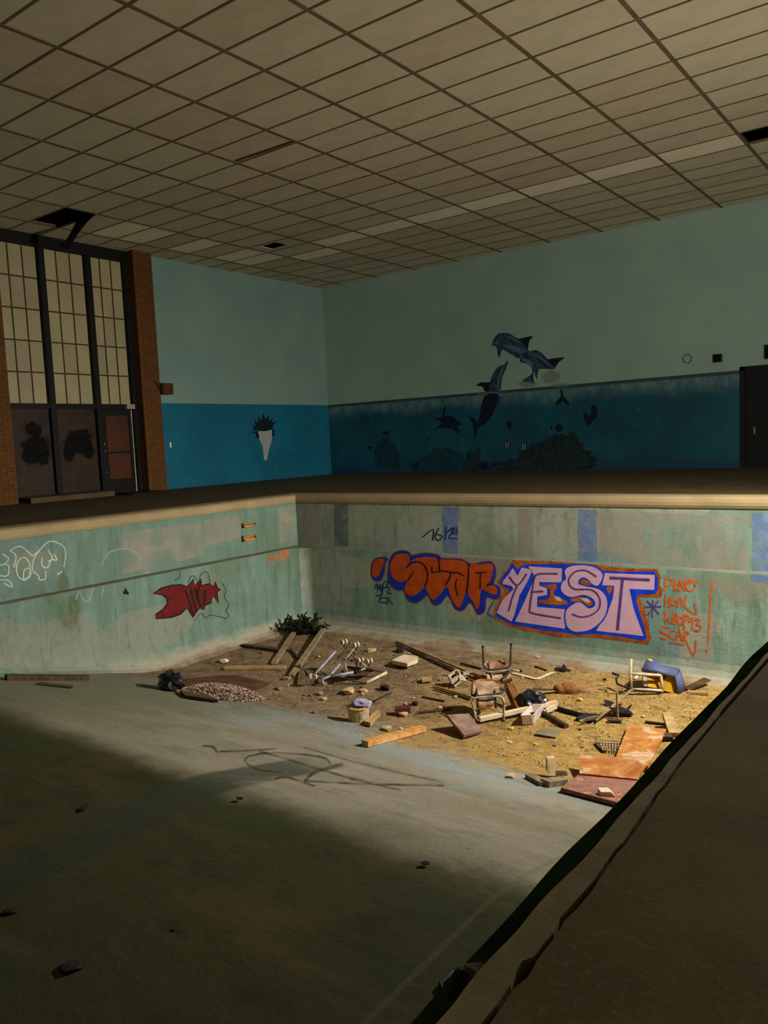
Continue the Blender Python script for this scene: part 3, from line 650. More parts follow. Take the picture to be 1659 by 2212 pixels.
TXT = [[(1262, 275), (1268, 195), (1312, 202), (1305, 235), (1268, 242)], [(1328, 275), (1334, 200)], ell(1350, 242, 16, 22), [(1368, 208), (1402, 275)], [(1402, 206), (1362, 275)], ell(1438, 240, 34, 35), [(1402, 226), (1490, 210)],
       [(1268, 310), (1265, 385)], [(1300, 320), (1296, 385)], [(1265, 350), (1300, 350)], ell(1327, 355, 17, 20), [(1348, 385), (1370, 315), (1386, 388)], [(1350, 362), (1386, 356)], [(1412, 310), (1405, 385), (1482, 436), (1468, 365)],
       [(1265, 410), (1268, 495)], [(1302, 422), (1268, 455), (1308, 497)], [(1322, 430), (1319, 500), (1352, 486), (1324, 466), (1350, 446), (1322, 430)], ell(1372, 485, 16, 26), [(1398, 440), (1396, 540)], [(1398, 440), (1427, 456), (1398, 482)], [(1456, 470), (1432, 462), (1432, 490), (1456, 482), (1450, 540)], [(1470, 476), (1507, 476), (1482, 505), (1513, 522), (1496, 552), (1464, 546)],
       [(1292, 530), (1250, 525), (1236, 555), (1280, 576), (1270, 605), (1234, 600)], [(1332, 545), (1302, 555), (1296, 590), (1328, 606)], [(1342, 612), (1361, 540), (1382, 616)], [(1342, 586), (1382, 586)], [(1397, 622), (1399, 555), (1432, 570), (1402, 592), (1464, 725), (1476, 620)], [(1300, 633), (1350, 636), (1396, 648)]]
P.strokes('graffiti', TXT, 11.5, 'paint_orange_line', 0.0026, label='four lines of orange sprayed names beside the pink letters', n=3)
g = P.strokes('graffiti', [[(1588, 215), (1574, 430), (1562, 640)]], 12, 'paint_orange_line', 0.0026, label='tall orange sprayed exclamation mark')
P.fill('dot', ell(1552, 688, 10, 10)[:-1], 'paint_orange_line', 0.0026, g)
P.strokes('graffiti', [[(0, 622), (8, 612), (16, 628), (24, 612), (32, 632), (42, 616), (52, 630), (66, 612), (62, 632), (80, 622)]], 5, 'paint_chalk', 0.0026, label='tiny white scribble low on the pool end wall', n=2)
# number on the upper band
P = Paint(b2, sheet_map(760, 1050, 1.845), gbu, NB)
P.strokes('graffiti', [[(283, 203), (325, 172), (322, 216)], [(347, 168), (332, 200), (346, 217), (361, 200), (338, 192)], [(377, 162), (373, 212)], [(380, 185), (402, 166), (410, 178), (386, 206), (422, 209)], [(404, 165), (400, 186), (420, 190), (418, 165)]], 4.6, 'paint_navy', 0.003, label='navy hand-written number on the upper band of the pool end wall', n=3)

# pool side wall: chalk tag, red piece
P = Paint(b1, sheet_map(0, 1150, 3.19), glu, NL)
P.strokes('graffiti', [[(-30, 235), (50, 220), (60, 272), (40, 302), (-30, 290)], [(-20, 330), (58, 330), (82, 376), (28, 350)], [(68, 126), (140, 95), (222, 162)], [(68, 126), (110, 160), (95, 240)], ell(160, 250, 48, 76), [(162, 330), (165, 262), (205, 250), (210, 300), (165, 330)], [(225, 162), (270, 125), (345, 60), (447, 110), (440, 240)], [(270, 125), (230, 190), (225, 260), (265, 300), (270, 326), (312, 320), (312, 270)], [(288, 180), (290, 230), (330, 242), (352, 190), (392, 190), (370, 150)], [(395, 290), (425, 270)], [(20, 150), (60, 180), (30, 220)], [(330, 120), (360, 180), (330, 200)]], 9, 'paint_chalk', 0.003, label='white outlined chalk tag high on the pool side wall', n=3)
P.strokes('graffiti', [[(700, 222), (740, 150), (800, 120), (880, 115), (940, 150), (972, 192)]], 7, 'paint_chalk_faint', 0.003, label='faint white arc on the pool side wall')
P.soft('algae_streak', (432, 350), 55, 100, 'olive_soft', 0.0018); P.soft('chalk_haze', (230, 210), 260, 130, 'chalk_soft', 0.0014)
P = Paint(b1, sheet_map(0, 1150, 3.19), gl, NL)
P.strokes('algae_streak', [[(436, 440), (440, 500), (450, 570)], [(480, 440), (505, 520), (500, 640), (490, 670)]], 9, 'paint_olive', 0.002, taper=True); P.soft('algae_streak', (470, 560), 110, 160, 'olive_soft', 0.0016)
P.strokes('graffiti', [[(520, 462), (548, 405), (570, 460), (612, 470), (640, 388)], [(700, 430), (716, 370)]], 7, 'paint_chalk_faint', 0.003, label='faint white scribble under the ledge of the pool side wall')
red = [(1058, 420), (1110, 390), (1180, 370), (1250, 366), (1292, 380), (1335, 328), (1342, 375), (1387, 322), (1382, 370), (1440, 360), (1474, 380), (1480, 343), (1493, 384), (1514, 395), (1490, 410), (1499, 487), (1475, 432), (1452, 450), (1450, 482), (1408, 500), (1402, 527), (1375, 515), (1352, 540), (1330, 582), (1308, 540), (1285, 515), (1240, 560), (1180, 580), (1074, 590), (1076, 570), (1132, 530), (1157, 490), (1150, 450), (1120, 425)]
g = P.fill('graffiti', inset(red, -10), 'paint_black', 0.002, label='dark red spiky graffiti on the pool side wall')
P.fill('red_fill', red, 'paint_red', 0.0035, g)
P.strokes('letter_lines', [[(1275, 400), (1300, 470), (1330, 572)], [(1310, 390), (1335, 480), (1350, 538)], [(1345, 388), (1360, 470)], [(1385, 340), (1360, 420), (1380, 512)], [(1410, 400), (1405, 500)]], 13, 'paint_black', 0.0048, g)
P.strokes('graffiti', [[(1298, 345), (1310, 310), (1335, 300), (1356, 330)], [(1370, 320), (1392, 280), (1430, 280), (1450, 360)], [(1530, 350), (1556, 400), (1545, 440), (1576, 500), (1555, 540), (1576, 570), (1550, 600)], [(1340, 610), (1380, 560), (1420, 590), (1450, 570), (1550, 590)], [(1235, 265), (1238, 310), (1200, 330)]], 5, 'paint_navy', 0.0028, label='thin dark scribble around the red graffiti')
P.fill('paint_blot', [(862, 378), (872, 392), (876, 405), (888, 415), (884, 437), (874, 425), (852, 428), (846, 410), (858, 400)], 'paint_black', 0.003, label='small black paint blot on the pool side wall')
P = Paint(b1, sheet_map(0, 1050, 2.074), gl, NL)
P.strokes('graffiti', [[(1226, 312), (1200, 320), (1220, 330), (1203, 342)], [(1246, 302), (1232, 320), (1250, 336)], [(1250, 332), (1262, 294), (1270, 328)], [(1254, 318), (1270, 314)], [(1276, 326), (1273, 290), (1290, 286), (1279, 305), (1286, 316), (1294, 280)], [(1195, 326), (1240, 318)]], 4, 'paint_orange_line', 0.003, label='small orange sprayed name near the pool corner', n=3)
# two recessed ladder steps
for (pa, pb) in (((521, 1128), (548, 1137)), ((521, 1155), (550, 1166))):
    a0 = PX(pa[0], pa[1]+2, XP); a1 = PX(pb[0], pa[1], XP); hh = abs(PX(pa[0], pb[1], XP).z-PX(pa[0], pa[1], XP).z)
    t = MB(); ya, yb, zt = a0.y, a1.y, (a0.z+a1.z)/2
    t.box((XP-0.01, ya, zt-hh), (XP+0.05, yb, zt-hh+0.025)); t.box((XP-0.01, ya, zt-0.012), (XP+0.05, yb, zt)); t.box((XP-0.01, ya, zt-hh), (XP+0.05, ya+0.02, zt)); t.box((XP-0.01, yb-0.02, zt-hh), (XP+0.05, yb, zt))
    o = t.build('wall_step', 'wood_tan', b1); t = MB(); t.box((XP-0.005, ya, zt-hh), (XP+0.012, yb, zt)); t.build('recess', 'rust_metal', o)

# spray loops on the slope
P = Paint(floor, sheet_map(0, 1500, 1.659), lambda x, y: PF(x, y), (0, 0.2, 1))
P.strokes('graffiti', [[(1185, 250), (1150, 225), (1000, 211), (905, 220), (880, 240), (922, 268), (1010, 281)], [(730, 186), (766, 190), (785, 220)], [(790, 206), (880, 203), (990, 196)], [(930, 205), (1040, 236), (1130, 265), (1290, 310), (1440, 345)], [(1095, 311), (1300, 322), (1590, 328)], [(985, 306), (1030, 298), (1130, 330)]], 4.8, 'floor_paint_worn', 0.006, label='looping dark spray lines on the sloping pool floor')
P.strokes('graffiti', [[(1095, 311), (1130, 282), (1226, 252)]], 11, 'floor_paint_worn', 0.007)
P.strokes('graffiti', [[(1090, 190), (1300, 250), (1580, 315)]], 2.4, 'floor_paint_worn', 0.006)

# mural on the back wall
P = Paint(wall_back, sheet_map(900, 680, 3.95), lambda x, y: PY(x, y, YW), NB)
D1 = [(640, 268), (652, 222), (685, 172), (735, 153), (800, 163), (868, 205), (925, 192), (992, 183), (962, 225), (948, 290), (965, 318), (905, 345), (870, 372), (820, 345), (765, 312), (735, 298), (718, 320), (712, 365), (692, 335), (686, 285), (660, 262)]
D2 = [(880, 395), (905, 345), (965, 312), (1020, 302), (1075, 330), (1120, 378), (1190, 368), (1262, 365), (1215, 405), (1180, 455), (1150, 465), (1090, 462), (1040, 470), (1030, 545), (1012, 520), (1005, 480), (995, 530), (1003, 585), (960, 570), (920, 572), (905, 555), (960, 525), (990, 490), (975, 440), (930, 415)]
D3 = [(780, 390), (772, 440), (750, 490), (725, 560), (715, 640), (640, 655), (585, 655), (560, 610), (510, 607), (540, 580), (590, 575), (625, 575), (640, 530), (670, 475), (710, 435), (745, 425)]
D3b = [(590, 690), (640, 670), (700, 685), (690, 750), (660, 830), (620, 890), (570, 940), (525, 965), (500, 1062), (485, 960), (465, 905), (437, 868), (490, 880), (520, 910), (540, 860), (550, 790), (565, 730)]
o = P.fill('painted_dolphin', D1, 'mural_body', 0.004, smooth=3, label='painted blue dolphin leaping highest above the waterline')
P.fill('belly', [(740, 262), (800, 255), (900, 290), (935, 310), (890, 330), (820, 305)], 'mural_belly', 0.006, o, 3); P.fill('fin', [(868, 205), (925, 192), (992, 183), (962, 225), (948, 295)], 'mural_dark', 0.0065, o)
P.strokes('belly', [[(760, 190), (820, 200), (890, 240)], [(660, 240), (690, 235), (712, 262)]], 16, 'mural_belly', 0.006, o, taper=True)
o = P.fill('painted_dolphin', D2, 'mural_body', 0.005, smooth=3, label='painted blue dolphin leaping behind the highest one')
P.fill('belly', [(900, 370), (960, 385), (1000, 420), (985, 440), (930, 410)], 'mural_belly', 0.007, o, 3); P.fill('fin', [(1120, 380), (1190, 368), (1262, 365), (1215, 405), (1178, 450)], 'mural_dark', 0.0075, o)
P.strokes('belly', [[(960, 340), (1030, 350), (1100, 400), (1150, 445)]], 16, 'mural_belly', 0.0068, o, taper=True)
o = P.fill('painted_dolphin', D3, 'mural_body', 0.004, smooth=3, label='painted dolphin rising through the waterline')
P.fill('fin', [(510, 607), (540, 580), (625, 574), (618, 650), (585, 652), (560, 612)], 'mural_dark', 0.0055, o); P.strokes('belly', [[(745, 450), (710, 520), (690, 640)]], 22, 'mural_belly', 0.0056, o, taper=True)
P.fill('tail', D3b, 'mural_dark', 0.004, o, 3); P.fill('flipper', [(700, 690), (726, 700), (706, 755), (690, 760)], 'mural_body', 0.0042, o)
P.fill('painted_turtle', [(200, 880), (165, 880), (172, 900), (205, 910), (205, 930), (170, 965), (150, 992), (200, 960), (230, 970), (310, 970), (345, 1010), (362, 1018), (358, 970), (345, 940), (388, 938), (345, 900), (315, 868), (260, 860), (238, 860), (252, 775), (240, 780), (225, 820), (218, 865)], 'mural_dark', 0.004, smooth=2, label='painted dark sea turtle in the mural')
P.fill('painted_tail', [(1225, 635), (1245, 640), (1255, 700), (1290, 735), (1308, 768), (1270, 760), (1247, 735), (1220, 765), (1180, 770), (1195, 735), (1230, 700)], 'mural_dark', 0.004, label='painted dolphin tail below the waterline')
P.fill('painted_ray', [(1490, 780), (1520, 770), (1545, 800), (1545, 860), (1510, 900), (1470, 945), (1440, 920), (1425, 860), (1428, 815), (1460, 850), (1480, 855), (1492, 820)], 'mural_dark', 0.004, smooth=2, label='painted dark heart-shaped ray in the mural')
P.soft('painted_splash', (1150, 530), 110, 80, 'foam_soft', 0.0035)
for q in ((650, 672, 160, 30), (1230, 600, 130, 26), (950, 590, 120, 40)): P.soft('painted_foam', q[:2], q[2], q[3], 'foam_soft', 0.003)
for L, lb in (([(760, 920), (790, 908), (818, 925), (800, 985), (770, 950)], 'painted dark triangular fish in the mural'), ([(1145, 945), (1160, 940), (1158, 985), (1143, 975)], 'small painted dark fish over the big reef'), ([(1185, 950), (1215, 930), (1245, 945), (1240, 990), (1200, 1000), (1180, 975)], 'painted round fish over the big reef')):
    P.fill('painted_fish', L, 'mural_dark', 0.005, label=lb)
for cx, cy in ((778, 1108), (920, 1126)):
    o = P.fill('painted_fish', [(cx-24, cy-20), (cx, cy-36), (cx+24, cy-24), (cx+18, cy+20), (cx, cy+36), (cx-26, cy+22)], 'mural_dark', 0.005, label='painted black and white striped fish')
    P.strokes('stripe', [[(cx-12, cy-20), (cx-16, cy+22)], [(cx+8, cy-24), (cx+2, cy+24)]], 7, 'mural_white', 0.006, o)
def bushy(pts, a=14):
    out = []
    for i in range(len(pts)):
        p_, q_ = Vector(pts[i]), Vector(pts[(i+1) % len(pts)])
        k = max(1, int((q_-p_).length/18))
        for j in range(k): out.append(tuple(p_.lerp(q_, j/k)+Vector((random.uniform(-a, a)*0.6, random.uniform(-a, a)))))
    return out
P.fill('painted_reef', bushy([(0, 1335), (20, 1230), (80, 1200), (130, 1180), (150, 1130), (200, 1150), (260, 1130), (330, 1160), (400, 1190), (420, 1240), (400, 1325), (200, 1335)]), 'mural_coral', 0.004, label='painted dark coral bed in the mural')
o = P.fill('painted_reef', [(400, 1330), (420, 1240), (440, 1150), (448, 1205), (460, 1130), (475, 1200), (490, 1140), (505, 1195), (520, 1135), (545, 1142), (538, 1310)], 'mural_reef', 0.005, label='painted upright seaweed clump in the mural')
P.strokes('blade', [[(420, 1160), (428, 1240)], [(470, 1200), (468, 1290)], [(500, 1180), (508, 1280)], [(450, 1250), (440, 1310)]], 5, 'mural_coral', 0.006, o)
P.fill('painted_reef', bushy([(640, 1300), (760, 1250), (860, 1220), (900, 1180), (1000, 1160), (1030, 1090), (1090, 1070), (1130, 1030), (1200, 1020), (1280, 1030), (1340, 985), (1370, 1050), (1420, 1090), (1430, 1140), (1490, 1160), (1480, 1240), (1510, 1290), (1340, 1325), (1100, 1320), (960, 1320)], 16), 'mural_reef', 0.004, label='large painted dark coral reef in the mural')
for q in ((150, 1290, 260, 90), (1150, 1200, 330, 160), (800, 1290, 260, 60), (1400, 1240, 160, 120), (500, 1290, 160, 60)): P.soft('painted_reef_wash', q[:2], q[2], q[3], 'coral_soft', 0.0034)
P = Paint(wall_back, sheet_map(760, 860, 5.53), lambda x, y: PY(x, y, YW), NB)
P.fill('painted_reef', bushy([(280, 850), (270, 600), (300, 500), (360, 480), (440, 470), (470, 540), (550, 590), (560, 740), (600, 850)], 20), 'mural_coral', 0.004, label='faint painted coral column in the mural')
for (cx, cy, r) in ((410, 415, 50), (215, 592, 38), (862, 548, 20), (915, 488, 20)):
    P.fill('painted_fish', [(cx-r, cy+6), (cx-r*.3, cy-r*.4), (cx+r*.4, cy-r*.3), (cx+r, cy-r*.6), (cx+r*.8, cy+r*.2), (cx, cy+r*.5)], 'mural_dark', 0.005, label='small painted dark fish in the mural')
# peeling painted figure on the left wall
P = Paint(wall_left, sheet_map(0, 430, 2.183), lambda x, y: PX(x, y, XL), NL)
o = P.fill('painted_figure', [(1195, 1090), (1192, 1062), (1205, 1072), (1200, 1040), (1218, 1058), (1215, 1022), (1232, 1045), (1240, 1010), (1252, 1038), (1268, 1014), (1268, 1048), (1290, 1030), (1280, 1056), (1308, 1046), (1284, 1070), (1290, 1082), (1268, 1088), (1258, 1094), (1232, 1095), (1218, 1090)], 'mural_dark', 0.005, label='painted black spiky-haired figure with a bare white peeled body')
P.fill('body', [(1212, 1096), (1286, 1090), (1283, 1130), (1268, 1180), (1258, 1232), (1244, 1230), (1240, 1172), (1222, 1130)], 'mural_white', 0.004, o)
P.fill('arm', [(1186, 1100), (1215, 1092), (1224, 1132), (1205, 1122), (1208, 1106)], 'mural_dark', 0.006, o); P.fill('arm', [(1282, 1085), (1296, 1092), (1290, 1120), (1281, 1118)], 'mural_dark', 0.006, o)

# ------------------------------------------------------------------ window wall
WX = XL-0.12
win = MB(); Y0w, Y1w = 7.75, 10.66
win.box((WX-0.06, Y0w-0.03, 4.93), (WX+0.12, Y1w+0.06, HC)); win.box((WX-0.06, 10.58, 0), (WX+0.10, 10.72, HC)); win.box((WX-0.06, 7.70, 0), (WX+0.08, 7.80, HC)); win.box((WX-0.06, Y0w, 1.80), (WX+0.09, Y1w, 1.90))
window = tag(win.build('window_1', 'window_frame'), kind='structure', label='tall dark-framed window of cream panes over brown lower panels')
bays = [(7.80, 8.655), (8.775, 9.675), (9.795, 10.58)]
for yv in (8.715, 9.735):
    t = MB(); t.box((WX-0.07, yv-0.06, 0), (WX+0.11, yv+0.06, 5.0)); t.build('mullion', 'window_frame', window)
zr = [1.90+k*(4.93-1.90)/5 for k in range(6)]
for (ya, yb) in bays:
    w3 = (yb-ya)/3
    for c_ in range(3):
        for r_ in range(5):
            t = MB(); t.box((WX-0.012, ya+c_*w3+0.008, zr[r_]+0.008), (WX+0.004, ya+(c_+1)*w3-0.008, zr[r_+1]-0.008)); t.build('pane', random.choice(['pane', 'pane', 'pane_dull']), window)
    for c_ in (1, 2):
        t = MB(); t.box((WX-0.02, ya+c_*w3-0.011, 1.9), (WX+0.02, ya+c_*w3+0.011, 4.93)); t.build('muntin', 'muntin', window)
    for r_ in range(1, 5):
        t = MB(); t.box((WX-0.02, ya, zr[r_]-0.013), (WX+0.022, yb, zr[r_]+0.013)); t.build('muntin', 'muntin', window)
for k, (ya, yb) in enumerate(bays[:2]):
    t = MB(); t.box((WX-0.03, ya, 0.02), (WX+0.01, yb, 1.80)); lp = t.build('lower_panel', 'door_brown', window)
    t = MB(); t.box((WX, ya, 0.0), (WX+0.05, yb, 0.12)); t.build('kick_rail', 'window_frame', window)
    PP = Paint(lp, ident, lambda x, y: PX(x, y, WX+0.012), NL)
    if k == 0:
        for q in ((72, 928, 24, 22), (78, 965, 38, 30), (66, 985, 26, 26), (92, 985, 22, 26)): PP.soft('stain', q[:2], q[2], q[3], 'soot_soft', 0.003+0.0004*q[2]/40)
    else:
        for q in ((170, 945, 34, 26), (166, 962, 44, 24), (150, 975, 18, 30), (190, 972, 20, 26)): PP.soft('stain', q[:2], q[2], q[3], 'soot_soft', 0.003+0.0004*q[2]/40)
    if k == 1: PP.strokes('scratch', [[(133, 915), (131, 930), (136, 942)], [(165, 928), (185, 922), (198, 922)]], 2.0, 'muntin', 0.005)
# door in the third bay
ya, yb = bays[2]
t = MB(); t.box((WX-0.03, ya, 0.02), (WX+0.02, ya+0.13, 1.80)); t.box((WX-0.03, yb-0.10, 0.02), (WX+0.02, yb, 1.80)); t.box((WX-0.03, ya+0.13, 1.66), (WX+0.02, yb-0.10, 1.80)); t.box((WX-0.03, ya+0.13, 0.02), (WX+0.02, yb-0.10, 0.32))
door = tag(t.build('door_1', 'window_frame'), kind='structure', label='dark-framed door with red-brown panels under the window')
for (za, zb) in ((0.32, 0.86), (0.90, 1.66)):
    t = MB(); t.box((WX-0.02, ya+0.13, za), (WX+0.004, yb-0.10, zb)); t.build('door_panel', 'door_red', door)
t = MB(); t.box((WX, ya+0.13, 0.86), (WX+0.03, yb-0.10, 0.90)); t.build('push_rail', 'window_frame', door)
t = MB(); t.box((WX+0.02, yb-0.03, 0.02), (WX+0.035, yb-0.012, 1.78)); t.build('weather_strip', 'steel_pale', door)
t = MB(); t.box((WX+0.09, yb-0.2, 1.80), (WX+0.15, yb, 1.90)); t.build('door_closer', 'pane_dull', door)
for zz in (0.45, 0.9, 1.05): t = MB(); t.box((WX+0.02, ya+0.02, zz), (WX+0.05, ya+0.05, zz+0.05)); t.build('lock', 'steel_pale', door)
t = MB(); t.box((XL+0.05, 9.75, 0), (XL+0.9, 10.75, 0.03)); tag(t.build('door_slab', 'black_plastic', loc=(XL+0.5, 10.25, 0)), 'thin black slab on the deck before the red-brown door', 'mat')  # thin black slab on the deck before the door
t = MB(); t.prism([(XL+0.06, 7.8, 0), (XL+0.5, 7.8, 0), (XL+0.5, 9.6, 0), (XL+0.06, 9.6, 0)], (0, 0, 0.1)); tag(t.build('step_slab', 'deck_tile', loc=(XL+0.3, 8.7, 0)), 'low brown step under the two stained window panels', 'step')
# brick piers
def pier(name, ya, yb, depth, label):
    x1 = XL+depth; t = MB(); t.box((XL-0.3, ya+0.006, -0.2), (x1-0.008, yb-0.006, HC)); o = tag(t.build(name, 'mortar'), label=label, kind='structure')
    bl, bh, gp = 0.205, 0.066, 0.011; cache = {}; z = 0.0; row = 0
    while z+bh <= HC+0.03:
        y = ya-(bl/2 if row % 2 else 0.0)
        while y < yb-0.02:
            a, c_ = max(ya, y), min(yb, y+bl)
            if c_-a > 0.03:
                key = (round(c_-a, 3), random.choice(['brick_red', 'brick_brown']))
                if key not in cache:
                    q = MB(); q.box((-0.06, 0, 0), (0, c_-a-gp*0.5, bh)); cache[key] = q.build('brick', key[1], o).data; ob = bpy.data.objects[-1] if False else None
                    last = [x_ for x_ in o.children][-1]; last.location = (x1+random.uniform(-.002, .003), a, z)
                else:
                    ob = bpy.data.objects.new('brick', cache[key]); COL.objects.link(ob); ob.parent = o; ob.location = (x1+random.uniform(-.002, .003), a, z)
            y += bl+gp
        z += bh+gp; row += 1
    return o
pier('wall_brick_pier', 10.66, 11.14, 0.22, 'red-brown brick pier between the tall window and the blue wall')
pier('wall_brick_jamb', 7.22, 7.72, 0.22, 'brown brick pier at the near side of the tall window')
# ribbed sounder and plate
p0 = PX(352, 840, XL+0.2)
t = thing('alarm_sounder', 'small brown ribbed box jutting from the brick pier above the blue band', 'sounder', (XL+0.2, 11.2, p0.z-0.12))
q = MB(); q.box((XL+0.10, 11.12, p0.z-0.12), (XL+0.30, 11.42, p0.z+0.12)); q.build('body', 'door_brown', t)
for k in range(5): q = MB(); q.box((XL+0.30, 11.14, p0.z-0.10+k*0.045), (XL+0.315, 11.41, p0.z-0.075+k*0.045)); q.build('rib', 'brick_brown', t)
q = MB(); q.bar((XL+0.22, 10.98, p0.z+0.16), (XL+0.24, 11.12, p0.z-0.06), 0.03, 0.03); q.build('bracket', 'window_frame', t)
p0 = PX(368, 961, XL)
q = MB(); q.box((XL, p0.y-0.02, p0.z-0.06), (XL+0.012, p0.y+0.02, p0.z+0.06)); q.box((XL+0.012, p0.y-0.006, p0.z-0.015), (XL+0.022, p0.y+0.006, p0.z+0.015)); tag(q.build('switch_plate', 'white_plate', loc=(XL, p0.y, p0.z)), 'tiny white switch plate on the blue wall by the pier', 'switch')
# back wall fixtures and door
p0 = PY(1485, 775, YW)
q = MB(); ring = [p0+Vector((0.085*math.cos(a), -0.015, 0.085*math.sin(a))) for a in [2*math.pi*k/20 for k in range(21)]]; q.tube(ring, 0.012, 6, False); tag(q.build('wall_ring', 'grey_plate', loc=p0), 'thin grey ring fixed to the wall above the waterline', 'ring')
for (x, y, w, h, lb) in ((1552, 774, 0.15, 0.16, 'small black square box on the wall above the waterline'), (1664, 760, 0.17, 0.27, 'taller black box on the wall above the dark doorway')):
    p0 = PY(x, y, YW); t = thing('speaker_box', lb, 'box', (p0.x, YW, p0.z-h/2)); q = MB(); q.box((p0.x-w/2, YW-0.1, p0.z-h/2), (p0.x+w/2, YW, p0.z+h/2)); q.build('case', 'black_plastic', t)
    q = MB(); q.box((p0.x-w*.4, YW-0.108, p0.z-h*.4), (p0.x+w*.4, YW-0.1, p0.z+h*.4)); q.build('grille', 'void_black', t)
q = MB(); q.box((-3.78, YW+0.04, 0), (-2.7, YW+0.1, 1.95)); d2 = tag(q.build('door_2', 'door_black'), kind='structure', label='black door at the end of the mural wall')
q = MB(); q.box((-3.86, YW-0.03, 0), (-3.76, YW+0.04, 2.0)); q.box((-2.72, YW-0.03, 0), (-2.62, YW+0.04, 2.0)); q.box((-3.86, YW-0.03, 1.92), (-2.62, YW+0.04, 2.0)); q.build('door_frame', 'door_black', d2)
p0 = PY(1630, 930, YW+0.03); q = MB(); q.box((p0.x-0.015, YW+0.015, p0.z-0.05), (p0.x+0.015, YW+0.04, p0.z+0.07)); q.ball((p0.x, YW+0.01, p0.z-0.06), 0.03); q.build('door_handle', 'brass', d2)

# ------------------------------------------------------------------ debris
def stick(name, label, cat, a, b_, w, h, mat, la=0.0, lb=0.0, rnd=False, group=None):
    A = PF(*a); B = PF(*b_); A = A+ZUP*la; B = B+ZUP*lb; t = MB()
    if rnd: t.tube([A+ZUP*w*0.5, A.lerp(B, 0.5)+ZUP*w*0.5, B+ZUP*w*0.5], w/2, 7)
    else: t.bar(A, A.lerp(B, 0.5)+ZUP*0.001, w, h, jit=0.002); t.v = []; t.f = []; t.bar(A, B, w, h, jit=min(0.006, w*0.08))
    return tag(t.build(name, mat, loc=A.lerp(B, 0.5)), label, cat, group)
stick('wood_plank', 'pale weathered plank leaning out of the dark bush', 'plank', (592, 1436), (642, 1366), 0.075, 0.035, 'wood_grey', 0.0, 0.05)
stick('wood_plank', 'long pale plank between the bush and the tangled caster frame', 'plank', (630, 1464), (708, 1360), 0.075, 0.04, 'wood_grey', 0.0, 0.08)
stick('wood_plank', 'thin tan batten lying level beside the crossing planks', 'batten', (486, 1446), (618, 1445), 0.07, 0.04, 'wood_tan')
stick('wood_plank', 'dark plank half buried under the plank by the bush', 'plank', (524, 1397), (612, 1409), 0.09, 0.04, 'wood_dark')
stick('wood_stick', 'short dark stick below the crossing planks', 'stick', (627, 1404), (644, 1424), 0.03, 0.03, 'wood_dark')
stick('wood_plank', 'dark brown bar lying at the foot of the pool side wall', 'bar', (12, 1469), (190, 1469), 0.10, 0.06, 'wood_dark')
stick('wood_stick', 'short dark strip as the shadow of the brown bar at the side wall', 'stick', (82, 1479), (155, 1487), 0.08, 0.02, 'wood_dark')  # dark strip put in as the brown bar's shadow
stick('wood_plank', 'orange wooden post lying at the edge of the pale slope', 'plank', (788, 1614), (914, 1580), 0.075, 0.055, 'wood_orange')
stick('metal_rod', 'long beige rod pointing at the fallen chairs', 'rod', (858, 1388), (1040, 1470), 0.04, 0.04, 'wood_tan', 0.0, 0.02, True)
stick('metal_rod', 'long dark rod lying along the beige rod', 'rod', (858, 1394), (1002, 1462), 0.03, 0.03, 'wood_dark', 0, 0, True)
stick('metal_rod', 'thin tan rod ending under the rusty-rimmed chair', 'rod', (937, 1484), (1020, 1508), 0.028, 0.028, 'wood_tan', 0, 0, True)
stick('metal_rod', 'thin dark rod beside the tan rod at the rusty-rimmed chair', 'rod', (940, 1490), (1016, 1513), 0.024, 0.024, 'wood_dark', 0, 0, True)
stick('metal_rod', 'thin brown lath along the foot of the end wall', 'lath', (905, 1381), (1000, 1394), 0.03, 0.02, 'wood_dark')
stick('wood_stick', 'thin dark stick left of the mauve board', 'stick', (903, 1541), (975, 1533), 0.025, 0.02, 'wood_dark')
stick('wood_stick', 'dark lath above the upturned chair', 'lath', (997, 1434), (1040, 1446), 0.03, 0.02, 'wood_dark')
stick('wood_stick', 'dark bent stick near the foot of the end wall', 'stick', (1156, 1441), (1180, 1450), 0.03, 0.02, 'wood_dark')
stick('wood_pole', 'dark wooden pole running under the white strip', 'pole', (1118, 1513), (1224, 1574), 0.055, 0.055, 'wood_dark', 0, 0, True)
stick('wood_pole', 'black pole from the rubbish heap to the grate', 'pole', (1203, 1534), (1258, 1550), 0.05, 0.05, 'black_plastic', 0, 0, True)
stick('white_strip', 'long white strip of trim under the rusty-rimmed chair', 'strip', (1036, 1562), (1203, 1533), 0.055, 0.04, 'foam_white', 0.02, 0.065)
stick('white_strip', 'flat white tape lying toward the end wall', 'tape', (1108, 1455), (1160, 1468), 0.05, 0.008, 'foam_white')
stick('white_strip', 'second flat white tape lying toward the end wall', 'tape', (1160, 1468), (1198, 1452), 0.05, 0.008, 'foam_white')
stick('wood_stick', 'dark lath above the stained plywood panel', 'lath', (1394, 1561), (1442, 1567), 0.03, 0.02, 'wood_dark')
stick('wood_stick', 'dark flat bar before the black shovel blade', 'bar', (1313, 1558), (1343, 1560), 0.05, 0.02, 'wood_dark')
stick('wood_stick', 'dark stick beside the pale wire mesh', 'stick', (1287, 1608), (1305, 1625), 0.03, 0.02, 'wood_dark')
stick('wood_plank', 'tan lath piece near the drain hole rubble', 'lath', (614, 1467), (626, 1468), 0.06, 0.03, 'wood_tan')
stick('wood_stick', 'brown twig beyond the cream bucket', 'twig', (808, 1517), (845, 1498), 0.03, 0.02, 'wood_dark')
stick('wood_stick', 'thin brown stick below the foam slab', 'stick', (912, 1506), (960, 1516), 0.02, 0.015, 'wood_dark')
stick('rusty_offcut', 'dark brown offcut beside the blue chair', 'offcut', (1482, 1492), (1528, 1480), 0.10, 0.02, 'rust_sheet', 0, 0.06)
